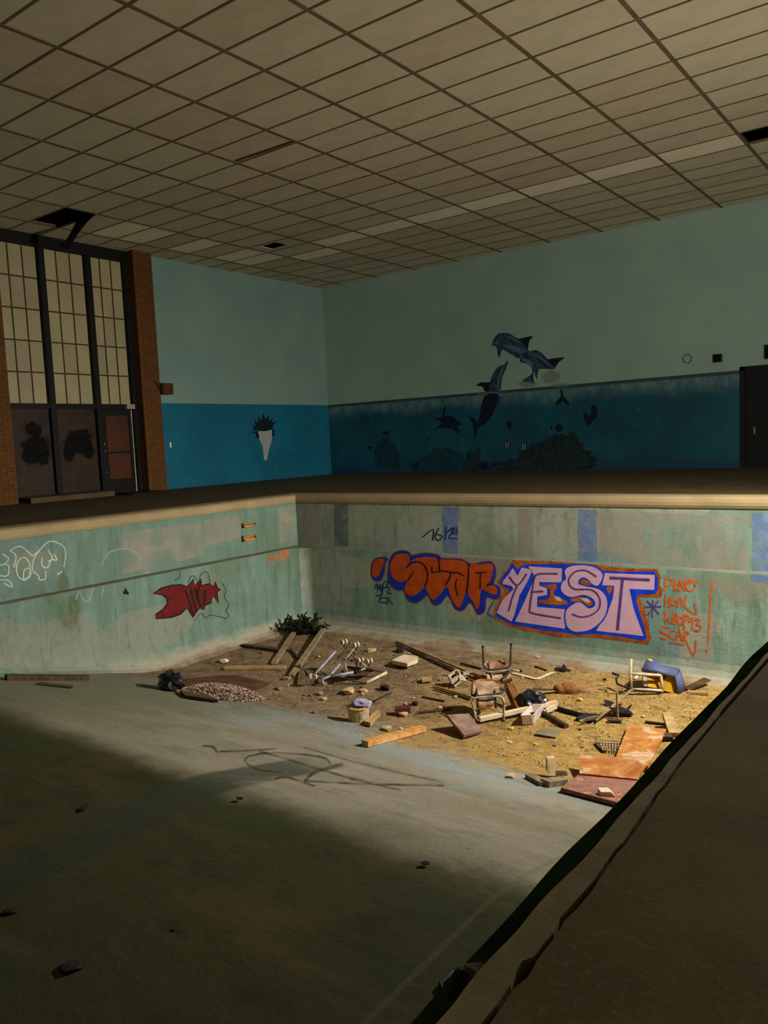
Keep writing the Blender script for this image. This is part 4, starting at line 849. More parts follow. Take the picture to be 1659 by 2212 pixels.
stick('wood_stick', 'pale stick lying past the blue chair', 'stick', (1485, 1497), (1530, 1502), 0.03, 0.03, 'wood_tan')
stick('wood_plank', 'tan offcut leaning beyond the stained plywood panel', 'offcut', (1442, 1568), (1456, 1592), 0.10, 0.05, 'wood_tan', 0.10, 0.0)
stick('wood_plank', 'brown offcut beside the leaning tan offcut', 'offcut', (1430, 1598), (1452, 1598), 0.12, 0.05, 'wood_dark')
# leaning plank by the chair
s = Spot(1128, 1540)
t = MB(); t.prism([s.at(1090, 1490, -0.35), s.at(1104, 1486, -0.35), s.at(1128, 1536, 0), s.at(1112, 1541, 0)], (0.02, 0.02, 0.06)); tag(t.build('wood_plank', 'roll_rust', loc=s.o), 'rust-brown plank propped beside the rusty-rimmed chair', 'plank')

# tangled caster frame
s = Spot(745, 1474)
fr = thing('caster_frame', 'tangled tubular frame with pale caster wheels overturned in the silt', 'frame', s.o)
def tb(pts, r, name, mat, parent): t = MB(); t.tube([s.at(*p_) for p_ in pts], r, 7); return t.build(name, mat, parent, smooth=True)
tb([(724.5, 1407, -.25), (703, 1431, -.05), (681, 1455, .12)], 0.016, 'leg', 'tube_lilac', fr)
tb([(733.6, 1435, -.1), (712, 1461, .10), (698, 1466, .12), (696, 1471, .13), (699, 1480, .12)], 0.017, 'leg', 'tube_lilac', fr)
tb([(750, 1397, -.3), (730, 1423, -.15)], 0.010, 'strut', 'tube_dark', fr); tb([(766, 1399, -.3), (746, 1425, -.1)], 0.012, 'strut', 'tube_steel', fr)
tb([(752, 1408, -.25), (772, 1424, -.1), (791, 1441, 0)], 0.012, 'strut', 'tube_steel', fr); tb([(764, 1410, -.28), (771.5, 1441, -.05)], 0.010, 'strut', 'tube_dark', fr)
tb([(741, 1417, -.2), (749, 1450, .05)], 0.010, 'strut', 'tube_steel', fr); tb([(712, 1462, .1), (764, 1452, .05)], 0.016, 'crossbar', 'tube_lilac', fr)
tb([(681, 1455, .12), (705, 1458, .10), (730, 1457, .08)], 0.010, 'crossbar', 'tube_dark', fr)
tb([(733.6, 1464, .1), (791, 1475, .1)], 0.014, 'base_rail', 'tube_dark', fr); tb([(791, 1475, .1), (835, 1453, -.15)], 0.022, 'base_rail', 'tube_white', fr); tb([(835, 1453, -.15), (790, 1444, -.1)], 0.014, 'base_rail', 'tube_dark', fr)
tb([(733.6, 1464, .1), (764, 1452, .0), (790, 1444, -.1)], 0.014, 'base_rail', 'tube_steel', fr)
for (x, y, tt_) in ((743, 1387, -.3), (769, 1393, -.3), (778, 1426, -.1), (797, 1428, -.1)):
    q = MB(); ax = (RH+FH*0.8).normalized(); c0 = s.at(x, y, tt_)
    q.wheel(c0-ax*0.028, ax, 0.036, 0.022); q.wheel(c0+ax*0.028, ax, 0.036, 0.022); q.tube([c0-ax*0.03, c0+ax*0.03], 0.01, 6); ob = q.build('caster', 'caster_pale', fr)
    q = MB(); q.tube([c0, c0+Vector((0, 0, -0.07))], 0.012, 6); q.build('fork', 'tube_dark', ob)
q = MB(); c0 = s.at(672, 1462, .12); q.wheel(c0, RH, 0.045, 0.03); q.wheel(c0+RH*0.05, RH+FH, 0.04, 0.02); q.build('caster', 'caster_pale', fr)
for (x, y) in ((770, 1450), (745, 1458)):
    q = MB(); q.ball(s.at(x, y, 0.02), 0.05, (1, 1, 0.6), 0.25); q.build('bracket', 'black_plastic', fr)
q = MB(); q.sheet([[s.at(735, 1452, 0), s.at(785, 1460, 0)], [s.at(752, 1440, -.2), s.at(812, 1448, -.2)]], 0.01); q.build('seat_plate', 'rust_sheet', fr)

# chair with legs in the air
s = Spot(1075, 1474)
ch = thing('school_chair', 'metal-legged brown chair lying with two legs pointing up', 'chair', s.o)
def tub(pts, r, name, mat): t = MB(); t.tube([s.at(*p_) for p_ in pts], r, 8); return t.build(name, mat, ch, smooth=True)
def foot(x, y, tt_, par): q = MB(); q.ball(s.at(x, y, tt_), 0.020, (1, 1, 1.1)); q.build('foot_cap', 'black_plastic', par)
o = tub([(1043, 1398, -.05), (1044, 1420, -.05), (1045, 1438, -.03), (1050, 1445, 0), (1056, 1447, .02), (1075, 1446, .02), (1096, 1443, .02), (1102, 1438, 0), (1103, 1425, -.02), (1104, 1394, -.05)], 0.013, 'leg', 'tube_dark'); foot(1043, 1397, -.05, o); foot(1104, 1392, -.05, o)
o = tub([(1124, 1450, .10), (1105, 1447, .05), (1096, 1448, .03), (1075, 1450, .05), (1054, 1452, .05), (1049, 1450, .03), (1049, 1442, -.05)], 0.013, 'leg', 'tube_steel'); foot(1125, 1449.5, .10, o)
o = tub([(1096, 1449, .03), (1100, 1453, .10), (1084, 1468, .28)], 0.013, 'leg', 'tube_dark'); foot(1084, 1469, .28, o)
def shell(pts_top, pts_bot, name, mat, th=0.012, n=5, sag=0.03):
    rows = []
    for i in range(n+1):
        f = i/n; row = []
        for a, c_ in zip(pts_top, pts_bot):
            p_ = s.at(*a).lerp(s.at(*c_), f); row.append(p_-FH*sag*math.sin(math.pi*f)+Vector((0, 0, 0.0)))
        rows.append(row)
    q = MB(); q.sheet(rows, th); return q.build(name, mat, ch, smooth=False)
shell([(1056, 1431, -.12), (1066, 1428, -.16), (1082, 1427, -.16), (1091, 1431, -.12)], [(1058, 1446, 0), (1068, 1446, -.02), (1082, 1445, -.02), (1092, 1444, 0)], 'backrest', 'seat_brown')
shell([(1050, 1452, .02), (1066, 1453, 0), (1085, 1452, 0), (1100, 1450, .02)], [(1052, 1473, .06), (1070, 1476, .04), (1090, 1476, .04), (1107, 1471, .06)], 'seat', 'seat_pale', sag=0.05)
shell([(1094, 1448, -.02), (1098, 1449, -.02)], [(1096, 1476, .05), (1107, 1471, .05)], 'seat_rim', 'wood_grey', sag=0.02)
tub([(1053, 1432, -.1), (1056, 1440, -.05), (1059, 1453, .04), (1062, 1465, .08)], 0.010, 'bracket', 'tube_dark'); tub([(1089, 1430, -.1), (1091, 1440, -.05), (1092, 1452, .05), (1094, 1462, .08)], 0.010, 'bracket', 'tube_dark')
tub([(1048, 1446, -.1), (1048, 1434, -.16), (1053, 1430, -.18)], 0.010, 'handle', 'tube_steel'); tub([(1080, 1428, -.15), (1083, 1425, -.16), (1086, 1429, -.15)], 0.008, 'handle', 'rust_metal')

# chair with the rusty rim
s = Spot(1058, 1558)
ch = thing('school_chair', 'metal-legged chair with a rusty orange seat rim propped on two bent legs', 'chair', s.o)
o = tub([(1029, 1558, 0), (1024, 1535, -.05), (1020, 1516, -.08), (1023, 1509, -.08), (1030, 1507, -.08), (1055, 1505, -.08), (1078, 1504, -.08), (1086, 1508, -.08), (1089, 1518, -.06), (1088, 1540, -.03), (1088, 1557, 0)], 0.014, 'leg', 'tube_steel'); foot(1029, 1559, 0, o); foot(1088, 1558, 0, o)
o = tub([(1020, 1502, -.14), (1036, 1504, -.12), (1060, 1501, -.12), (1084, 1497, -.14), (1090, 1490, -.2), (1093, 1481, -.26)], 0.014, 'leg', 'tube_dark'); foot(1093, 1480, -.26, o)
tub([(1086, 1490, -.22), (1078, 1487, -.25)], 0.013, 'leg', 'tube_dark')
shell([(1021, 1476, -.32), (1032, 1471, -.38), (1050, 1469, -.40), (1068, 1470, -.38), (1078, 1475, -.32)], [(1023, 1503, -.15), (1034, 1505, -.13), (1050, 1505, -.13), (1066, 1503, -.13), (1077, 1500, -.15)], 'seat', 'seat_pale', sag=0.05)
tub([(1020, 1482, -.3), (1022, 1474, -.33), (1032, 1470, -.385), (1050, 1468.5, -.40), (1068, 1469.5, -.385), (1077, 1474, -.33), (1079, 1484, -.28)], 0.013, 'seat_rim', 'rust_metal')
shell([(1033, 1507, -.12), (1050, 1506, -.13), (1066, 1505, -.12)], [(1035, 1531, -.06), (1050, 1529, -.08), (1066, 1526, -.06)], 'backrest', 'seat_pale', sag=0.03)
tub([(1035, 1532, -.05), (1050, 1530, -.06), (1060, 1529, -.06), (1067, 1535, -.04)], 0.011, 'backrest_rim', 'rust_metal')
for xx_ in (1029, 1068):
    tub([(xx_, 1484, -.28), (xx_+1, 1500, -.12), (xx_+2, 1515, -.08), (xx_+3, 1530, -.04)], 0.013, 'bracket', 'tube_dark')
tub([(1019, 1503, -.14), (1019, 1488, -.2), (1024, 1482, -.3)], 0.010, 'handle', 'tube_dark')

# blue chair with metal frame on its side
s = Spot(1430, 1496)
ch = thing('upholstered_chair', 'blue padded chair with yellow underside and pale metal frame lying on its side', 'chair', s.o)
for pts, nm in (([(1363.5, 1423, -.05), (1362, 1455, 0), (1364, 1490, .03)], 'leg'), ([(1361, 1455, 0), (1394, 1457, .02), (1428, 1459, .02)], 'rail'), ([(1424, 1446, -.05), (1428, 1462, .02), (1432, 1494, .04)], 'leg'), ([(1366, 1489, .02), (1400, 1490, .03), (1432, 1492, .04)], 'rail'), ([(1366, 1470, -.02), (1379, 1460, -.1)], 'brace')):
    tub(pts, 0.016, nm, 'tube_white')
q = MB(); q.prism([s.at(1428, 1457, -.02), s.at(1457, 1462, -.02), s.at(1464, 1500, .02), s.at(1435, 1492, .02)], -FH*-0.05); pn = q.build('seat_base', 'seat_yellow', ch)
for (x, y) in ((1436, 1464), (1441, 1485)): q = MB(); q.ball(s.at(x, y, .0), 0.012, (1, 1, 2)); q.build('screw', 'black_plastic', pn)
q = MB(); q.prism([s.at(1398, 1459, -.06), s.at(1424, 1460, -.06), s.at(1428, 1488, 0), s.at(1400, 1484, 0)], FH*0.04); q.build('seat_base', 'seat_yellow', ch)
q = MB(); q.prism([s.at(1388, 1457, -.07), s.at(1400, 1459, -.06), s.at(1402, 1484, -.01), s.at(1391, 1481, -.02)], FH*0.04); q.build('side_pad', 'plastic_grey', ch)
q = MB(); q.prism([s.at(1389, 1445, -.08), s.at(1420, 1452, -.05), s.at(1420, 1456, -.05), s.at(1389, 1452, -.08)], FH*0.05); q.build('armrest', 'wood_tan', ch)
q = MB(); q.sheet([[s.at(1387, 1449, -.05), s.at(1418, 1452, 0), s.at(1432, 1457, .02), s.at(1459, 1464, .03)], [s.at(1390, 1440, -.1), s.at(1420, 1444, -.05), s.at(1434, 1448, -.05), s.at(1464, 1455, -.03)], [s.at(1397, 1426, -.22), s.at(1421, 1428, -.2), s.at(1427, 1439, -.2), s.at(1467, 1447, -.16)], [s.at(1400, 1432, -.34), s.at(1424, 1434, -.34), s.at(1432, 1446, -.34), s.at(1468, 1452, -.3)]], 0.02); q.build('seat_pad', 'plastic_blue', ch, smooth=True)
q = MB(); q.sheet([[s.at(1457, 1462, .03), s.at(1463, 1500, .05)], [s.at(1463, 1456, 0), s.at(1468, 1502, .04)], [s.at(1467, 1449, -.12), s.at(1478, 1496, -.04)], [s.at(1468, 1453, -.28), s.at(1479, 1486, -.2)]], 0.02); q.build('back_pad', 'plastic_blue', ch, smooth=True)
q = MB(); q.ball(s.at(1403, 1427, -.2), 0.035, (1.3, 1, .7), 0.2); q.build('torn_padding', 'yellow_scrap', ch)
tub([(1322, 1454, -.1), (1337, 1459, -.08), (1331, 1466, -.05), (1333, 1477, 0), (1348, 1483, .02), (1363, 1472, 0)], 0.013, 'strap', 'black_plastic')
tub([(1348, 1483, .02), (1365, 1490, .04), (1390, 1493, .05), (1428, 1496, .05)], 0.010, 'strap', 'black_plastic')

# broken plastic frame
s = Spot(985, 1484)
o = thing('plastic_crate', 'broken pale plastic crate with dark slots beside the rusty-rimmed chair', 'crate', s.o)
def pr(pts, vec, nm, mat, par): q = MB(); q.prism([s.at(*p_) for p_ in pts], vec); return q.build(nm, mat, par)
for A_, B_ in (((969, 1463), (988, 1450)), ((975, 1474), (992, 1461)), ((969, 1463), (975, 1474)), ((988, 1450), (992, 1461))):
    q = MB(); q.bar(s.at(A_[0], A_[1], 0), s.at(B_[0], B_[1], -.05), 0.03, 0.03); q.build('rim', 'plastic_grey', o)
q = MB(); q.sheet([[s.at(975, 1475, 0), s.at(991, 1462, -.05)], [s.at(983, 1485, .04), s.at(998, 1468, 0)]], 0.02); q.build('side', 'plastic_grey', o)
q = MB(); q.sheet([[s.at(991, 1455, -.05), s.at(1000, 1458, -.05)], [s.at(992, 1468, 0), s.at(1010, 1472, 0)]], 0.02); q.build('side', 'plastic_grey', o)
q = MB(); q.sheet([[s.at(970, 1464, -.06), s.at(988, 1452, -.1)], [s.at(976, 1474, -.04), s.at(992, 1462, -.08)]], 0.01); q.build('bottom', 'rubble_dark', o)
q = MB(); q.bar(s.at(1000, 1458, -.05), s.at(1013, 1457, -.08), 0.03, 0.04); q.build('arm', 'plastic_grey', o)
for (x, y) in ((990, 1472), (984, 1477)): q = MB(); q.bar(s.at(x-3, y+2, .06), s.at(x+4, y-3, .06), 0.03, 0.012); q.build('slot', 'rubble_dark', o)

# boards
def board(name, label, cat, pts, th, mat):
    """pts: floor pixels with a height above the floor for each corner"""
    P3 = []
    for (x, y, h) in pts:
        if h == 0: P3.append(PF(x, y)+ZUP*0.004)
        else:
            d = ray(x, y); q = PF(x, y); k = (CAM.z-(q.z+h))/(CAM.z-q.z); P3.append(CAM+(q-CAM)*k)
    n = (P3[1]-P3[0]).cross(P3[2]-P3[0]).normalized(); n = n if n.z > 0 else -n
    t = MB(); t.prism(P3, n*th); c = sum(P3, Vector())/len(P3); return tag(t.build(name, mat, loc=Vector((c.x, c.y, floor_z(c.y)))), label, cat)
board('board', 'square mauve board tilted up over its black shadow', 'board', [(964, 1549, .16), (1012, 1546, .12), (1040, 1584, .02), (1001, 1594, 0.05)], 0.03, 'board_mauve')
board('plywood_panel', 'large rust-stained plywood panel with a white smear', 'plywood', [(1358, 1571, .03), (1440, 1580, .03), (1400, 1660, .05), (1330, 1641, .05)], 0.025, 'ply_stained')
board('plywood_panel', 'orange plywood panel raised on edge over the mauve one', 'plywood', [(1254, 1634, .18), (1400, 1648, .18), (1378, 1690, .06), (1252, 1677, .06)], 0.03, 'ply_stained')
board('plywood_panel', 'mauve and orange plywood sheet lying lowest against the pool edge', 'plywood', [(1248, 1681, .02), (1390, 1692, .03), (1340, 1744, .02), (1211, 1710, 0.02)], 0.03, 'ply_mauve')
s = Spot(1312, 1732)
t = MB(); t.prism([s.at(1296, 1729, 0), s.at(1298, 1711, 0), s.at(1320, 1711, 0), s.at(1331, 1722, 0), s.at(1330, 1732, 0)], FH*0.08); tag(t.build('white_block', 'foam_white', loc=s.o), 'white wedge-shaped block on the mauve plywood', 'block')
s = Spot(1195, 1680)
o = thing('split_block', 'tan broken block standing beside its black shadow', 'block', s.o)
pr([(1182, 1640, -.02), (1199, 1637, -.05), (1200, 1676, 0), (1190, 1671, .02), (1182, 1668, .02)], FH*0.06, 'upright', 'rubble_tan', o)
pr([(1199, 1670, -.02), (1226, 1670, -.05), (1226, 1676, -.02), (1199, 1677, 0)], FH*0.05, 'foot', 'wood_dark', o)
t = MB(); Q = [PF(1143, 1681), PF(1176, 1699), PF(1216, 1694)]; t.bar(Q[0], Q[1], 0.07, 0.04); t.bar(Q[1], Q[2], 0.09, 0.05); tag(t.build('bent_board', 'wood_grey', loc=Q[1]), 'bent grey-brown board lying before the tan block', 'board')
board('rubber_mat', 'grey flat mat with a pale square on the ochre silt', 'mat', [(1170, 1574, 0.01), (1212, 1578, 0.01), (1200, 1595, 0.01), (1155, 1587, 0.01)], 0.012, 'mat_grey')
board('foam_slab', 'pale foam slab with a broken corner', 'slab', [(846, 1434, .05), (872, 1421, .05), (903, 1425, .05), (902, 1432, .05), (880, 1441, .05)], 0.05, 'foam_white')
board('wood_block', 'small tan board beside the foam slab', 'board', [(909, 1468, .02), (932, 1466, .02), (933, 1472, .02), (912, 1474, .02)], 0.03, 'wood_tan')
board('wood_block', 'split wood block leaning on the cream bucket', 'wood', [(786, 1566, .02), (800, 1570, .02), (822, 1545, .05), (815, 1540, .05)], 0.04, 'wood_tan')
board('rust_sheet', 'dark brown sheet standing in for the shaded drain pit', 'sheet', [(385, 1470, .04), (505, 1460, .03), (582, 1478, .02), (560, 1492, .01), (400, 1484, .02)], 0.02, 'rust_sheet')  # flat dark sheet added to stand in for the shaded drain pit
board('rust_sheet', 'brown rotten board edge in front of the gravel', 'board', [(388, 1496, .03), (440, 1504, .03), (470, 1518, .02), (400, 1508, .02)], 0.03, 'rust_sheet')
board('maroon_block', 'dark maroon brick lying past the cream bucket', 'brick', [(853, 1543, .03), (886, 1541, .03), (887, 1534, .03), (855, 1536, .03)], 0.06, 'maroon_block')
# white tray
s = Spot(1150, 1562)
o = thing('drawer_tray', 'open white tray beneath the white strip', 'tray', s.o)
A_, B_, C_, D_ = s.at(1129, 1553, 0.05), s.at(1151, 1566, .05), s.at(1172, 1551, -.25), s.at(1150, 1540, -.25)
zl_ = ZD+0.005
for p_ in (A_, B_, C_, D_): p_.z = zl_
ctr = (A_+B_+C_+D_)/4
for (p_, q_) in ((A_, B_), (B_, C_), (C_, D_), (D_, A_)):
    n_ = (ctr-(p_+q_)/2); n_.z = 0; n_.normalize(); t = MB(); t.add([p_, q_, q_+n_*0.015, p_+n_*0.015, p_+ZUP*0.11-n_*0.02, q_+ZUP*0.11-n_*0.02, q_+ZUP*0.11-n_*0.005, p_+ZUP*0.11-n_*0.005], [(0, 1, 2, 3), (4, 5, 6, 7), (0, 1, 5, 4), (1, 2, 6, 5), (2, 3, 7, 6), (3, 0, 4, 7)]); t.build('side', 'tray_white', o)
t = MB(); t.prism([A_, B_, C_, D_], (0, 0, 0.012)); t.build('base', 'tray_white', o)
for k in range(3):
    t = MB(); t.bar(A_.lerp(D_, 0.25*(k+1))+ZUP*0.02, B_.lerp(C_, 0.25*(k+1))+ZUP*0.03, 0.008, 0.03); t.build('divider', 'tube_dark', o)
# rubbish heap: bag, printed sheet, carton
def crumple(bm_, c, r, sc, seed, sub=3, amp=0.35, fr_=3.0):
    b0 = bmesh.new(); bmesh.ops.create_icosphere(b0, subdivisions=sub, radius=1); b0.verts.index_update(); vs = []
    for v in b0.verts:
        k = 1+amp*noise.noise(v.co*fr_+Vector((seed*3.1, seed, 0)))+0.35*amp*noise.noise(v.co*fr_*2.7+Vector((seed, 0, seed)))
        vs.append(Vector(c)+Vector((v.co.x*sc[0]*r*k, v.co.y*sc[1]*r*k, v.co.z*sc[2]*r*k)))
    fs = [tuple(v.index for v in f.verts) for f in b0.faces]; b0.free(); return bm_.add(vs, fs)
s = Spot(1150, 1532); q = MB(); crumple(q, s.o+ZUP*0.10, 0.16, (1, 1, .7), 2); tag(q.build('bin_bag', 'bag_black', loc=s.o), 'crumpled black bag on the rubbish heap', 'bag')
s = Spot(1166, 1528)
q = MB(); q.sheet([[s.at(1154, 1526, 0), s.at(1163, 1534, 0.02), s.at(1172, 1521, 0)], [s.at(1158, 1508, -.05), s.at(1164, 1514, -.03), s.at(1172, 1508, -.05)], [s.at(1163, 1496, -.1), s.at(1167, 1495, -.1), s.at(1170, 1500, -.1)]], 0.006); tag(q.build('printed_wrapper', 'paper_print', loc=s.o), 'upright black and white printed wrapper on the rubbish heap', 'wrapper')
s = Spot(1185, 1542); o = thing('torn_carton', 'torn pale carton with flaps on the rubbish heap', 'carton', s.o)
q = MB(); q.sheet([[s.at(1162, 1536, 0), s.at(1182, 1545, .02)], [s.at(1168, 1526, -.15), s.at(1192, 1531, -.15)]], 0.01); q.build('base', 'tray_white', o)
q = MB(); q.sheet([[s.at(1182, 1545, .02), s.at(1192, 1531, -.15)], [s.at(1184, 1538, .03), s.at(1193, 1525, -.15)]], 0.01); q.build('flap', 'foam_white', o)
q = MB(); q.sheet([[s.at(1168, 1526, -.15), s.at(1192, 1531, -.15)], [s.at(1170, 1516, -.18), s.at(1190, 1520, -.18)]], 0.01); q.build('flap', 'paper_print', o)
q = MB(); q.bar(s.at(1180, 1540, .03), s.at(1203, 1530, -.05), 0.02, 0.05); q.build('edge', 'foam_white', o)
s = Spot(1188, 1521); q = MB(); crumple(q, s.o+ZUP*0.03, 0.05, (1.2, 1, .6), 5, 2); tag(q.build('red_scrap', 'red_scrap', loc=s.o), 'bright red-orange scrap behind the torn carton', 'scrap')
# rolled bag with rods
s = Spot(1225, 1496); o = thing('rolled_mat', 'rust-brown rolled bundle with rods sticking out', 'bundle', s.o)
q = MB(); pts = [s.at(1196, 1491, 0).lerp(s.at(1254, 1493, 0), k/14)+ZUP*(0.012*math.sin(k*1.1)+0.02) for k in range(15)]; rr = [0.015, 0.035, 0.05, 0.062, 0.068, 0.07, 0.074, 0.078, 0.078, 0.076, 0.072, 0.068, 0.06, 0.045, 0.02]
q.tube(pts, rr, 12)
q.build('roll', 'roll_rust', o); q = MB(); q.tube([s.at(1151, 1488, 0), s.at(1205, 1491, 0)], 0.014); q.build('rod', 'wood_dark', o); q = MB(); q.tube([s.at(1250, 1494, 0), s.at(1280, 1499, 0)], 0.016); q.build('rod', 'wood_dark', o); q = MB(); q.bar(s.at(1168, 1496, .03), s.at(1203, 1492, 0), 0.05, 0.01); q.build('flap', 'wood_tan', o)
# rake and grate
s = Spot(1285, 1562); o = thing('garden_rake', 'thin-handled rake lying across a dark grate', 'rake', s.o)
q = MB(); q.tube([s.at(1271, 1571, .05), s.at(1320, 1528, -.15), s.at(1365, 1490, -.5)], 0.014); q.build('handle', 'wood_grey', o)
for k in range(8):
    f = k/7; q = MB(); q.tube([s.at(1293-8*f, 1546+6*f, .0), s.at(1262-14*f+10, 1550+10*f, .02), s.at(1250+8*f, 1556+4*f, .04)], 0.005, 5); q.build('tine', 'mesh_wire', o)
board('drain_grate', 'dark slotted grate beneath the rake', 'grate', [(1258, 1543, .01), (1296, 1547, .01), (1288, 1562, .01), (1244, 1555, .01)], 0.02, 'rubble_dark')
s = Spot(1335, 1552); q = MB(); q.tube([s.at(1334.5, 1553, 0), s.at(1334, 1525, 0), s.at(1332, 1494, 0)], 0.012); tag(q.build('upright_stick', 'wood_tan', loc=s.o), 'thin stick standing upright in the silt by the rake', 'stick')
s = Spot(1345, 1548); o = thing('shovel_blade', 'black bent metal blade with a loop behind the upright stick', 'blade', s.o)
q = MB(); q.sheet([[s.at(1318, 1538, 0), s.at(1340, 1541, .02), s.at(1368, 1545, .03)], [s.at(1322, 1531, -.1), s.at(1340, 1527, -.12), s.at(1362, 1538, -.1)]], 0.01); q.build('blade', 'black_plastic', o)
q = MB(); q.tube([s.at(1350, 1538, -.05), s.at(1357, 1531, -.08), s.at(1364, 1522, -.1)], 0.02, r1=0.008); q.build('spike', 'black_plastic', o)
board('metal_plate', 'small dark grey plate behind the rake handle', 'plate', [(1304, 1512, .06), (1322, 1516, .05), (1330, 1524, .01), (1309, 1526, .01)], 0.015, 'rubble_dark')
# wire mesh
o = thing('wire_mesh', 'pale flattened wire mesh beside the stained plywood', 'mesh', PF(1315, 1615))
for k in range(7):
    f = k/6; t = MB(); t.tube([PF(1297+40*f, 1604+2*f)+ZUP*0.02, PF(1303+32*f, 1626+2*f)+ZUP*0.02], 0.005, 4); t.build('wire', 'mesh_wire', o)
for k in range(5):
    f = k/4; t = MB(); t.tube([PF(1297+6*f, 1604+22*f)+ZUP*0.024, PF(1337-2*f, 1606+22*f)+ZUP*0.024], 0.005, 4); t.build('wire', 'mesh_wire', o)
# bucket
s = Spot(775, 1562); o = thing('paint_bucket', 'cream paint bucket with torn label beside a wood block', 'bucket', s.o)
cb = s.o+FH*0.09; q = MB(); q.tube([cb, cb+ZUP*0.01, cb+ZUP*0.16], 0.105, 16, r1=0.115); q.build('body', 'bucket_cream', o, smooth=False)
q = MB(); q.tube([cb+ZUP*0.150+Vector((0.118*math.cos(a), 0.118*math.sin(a), 0)) for a in [2*math.pi*k/16 for k in range(17)]], 0.008, 6, False); q.build('rim', 'bucket_cream', o)
q = MB(); lab = [[cb+Vector((0.114*math.cos(a), 0.114*math.sin(a), z)) for a in [math.atan2(-FH.y, -FH.x)+0.2+0.25*k for k in range(5)]] for z in (0.04, 0.12)]; q.sheet(lab, -0.004); q.build('label_wrap', 'plastic_grey', o)
q = MB(); crumple(q, cb+ZUP*0.19+RH*0.03, 0.09, (1.3, 1, .45), 8, 2); tag(q.build('plastic_scrap', 'lilac_scrap', loc=cb), 'crumpled lilac plastic on top of the cream bucket', 'scrap')
# rubble pieces, one object each
def chunk(x, y, wpx, mat, label, name='rubble_chunk', cat='rubble', group=None, flat=0.6):
    o_ = PF(x, y); dep = (o_-CAM).dot(FW); r = wpx*dep/FPX/2; b0 = bmesh.new(); bmesh.ops.create_icosphere(b0, subdivisions=1, radius=1); b0.verts.index_update()
    sd = random.uniform(0, 50); vs = []; ang = random.uniform(0, 3); fl = flat*random.uniform(.8, 1.1)
    for v in b0.verts:
        k = 1+0.45*noise.noise(v.co*1.5+Vector((sd, 0, 0))); c = v.co*k; c = Vector((c.x*1.1, c.y*0.8, max(-0.75, min(0.7, c.z))*fl)); c.rotate(Matrix.Rotation(ang, 3, 'Z')); vs.append(o_+c*r+ZUP*r*fl*0.62)
    fs = [tuple(v.index for v in f.verts) for f in b0.faces]; b0.free(); q = MB(); q.add(vs, fs); return tag(q.build(name, mat, loc=o_), label, cat, group)
for (x, y, w, mt, lb) in ((754, 1497, 36, 'rubble_tan', 'large pale block of rubble below the caster frame'), (786, 1495, 22, 'rubble_tan', 'pale rubble lump beside the large pale block'), (701, 1513, 17, 'rubble_tan', 'round tan stone on the silt below the caster frame'), (692, 1500, 17, 'rubble_pink', 'pale stone just above the round tan stone'),
                          (832, 1490, 28, 'rubble_dark', 'flat black scrap beyond the large pale block'), (834, 1578, 28, 'rubble_tan', 'tan wedge of rubble above the orange post'), (484, 1431, 22, 'foam_white', 'white lump on the silt near the side wall'), (865, 1409, 26, 'rubble_dark', 'black lump beyond the foam slab'),
                          (955, 1532, 22, 'rubble_tan', 'pale wedge in the chair shadow'), (896, 1522, 16, 'rubble_dark', 'small black crumple by the thin dark stick'), (865, 1576, 11, 'foam_white', 'small white crumb by the tan wedge'), (1104, 1575, 14, 'yellow_scrap', 'yellow scrap before the white strip'), (1163, 1424, 20, 'rubble_pink', 'pale stone at the foot of the end wall'),
                          (1101, 1607, 18, 'rubble_tan', 'flat ochre chip below the yellow scrap'), (1157, 1610, 12, 'yellow_scrap', 'ochre chip below the grey mat'), (1254, 1514, 16, 'yellow_scrap', 'orange-yellow leaf below the rolled bundle'), (1104, 1680, 26, 'rubble_tan', 'tan chip at the edge of the pale slope'), (872, 1548, 26, 'rubble_tan', 'flat tan chip before the maroon brick'),
                          (604, 1491, 20, 'rubble_brown', 'brown clod beside the gravel heap'), (802, 1408, 22, 'rubble_tan', 'folded tan scrap beyond the caster frame'), (984, 1506, 10, 'rubble_pink', 'small pink stone by the thin rods'), (680, 1540, 16, 'rubble_brown', 'brown clod on bare silt by the pale slope'), (1010, 1394, 14, 'rubble_brown', 'brown clod at the foot of the end wall')):
    chunk(x, y, w, mt, lb)
for k in range(110):
    x, y = random.uniform(560, 1420), random.uniform(1385, 1640)
    P_ = PF(x, y)
    if P_.y < 6.6 or P_.y > YPL-0.25 or P_.x < XPL+0.3: continue
    chunk(x, y, random.choice([5, 6, 7, 8, 10]), random.choice(['rubble_brown', 'rubble_tan', 'rubble_brown', 'rubble_dark', 'rubble_pink']), 'small loose crumb of rubble scattered on the silt', 'rubble_crumb', 'rubble', 'loose crumbs on the deep end silt')
# gravel heap and fine grit
def grit(name, n, area, rmin, rmax, mat, label, hump=None):
    t = MB(); k = 0
    while k < n:
        p_ = area()
        if p_ is None: continue
        r = random.uniform(rmin, rmax); z0 = (hump(p_) if hump else 0)
        t.add([p_+Vector((random.uniform(-1, 1)*r, random.uniform(-1, 1)*r, z0+random.uniform(-.2, .2)*r)), p_+Vector((r, random.uniform(-1, 1)*r, z0)), p_+Vector((-r*.6, r, z0)), p_+Vector((random.uniform(-.3, .3)*r, random.uniform(-.3, .3)*r, z0+r*random.uniform(.5, 1.1)))], [(0, 1, 2), (0, 1, 3), (1, 2, 3), (2, 0, 3)]); k += 1
    if label is None: return tag(t.build(name, mat, floor), kind='stuff')
    return tag(t.build(name, mat), label, 'gravel', kind='stuff')
gc = PF(478, 1502)
def ga():
    a, r = random.uniform(0, 6.28), math.sqrt(random.random()); p_ = gc+RH*r*math.cos(a)*0.52+FH*r*math.sin(a)*0.42; p_.z = floor_z(p_.y); return p_
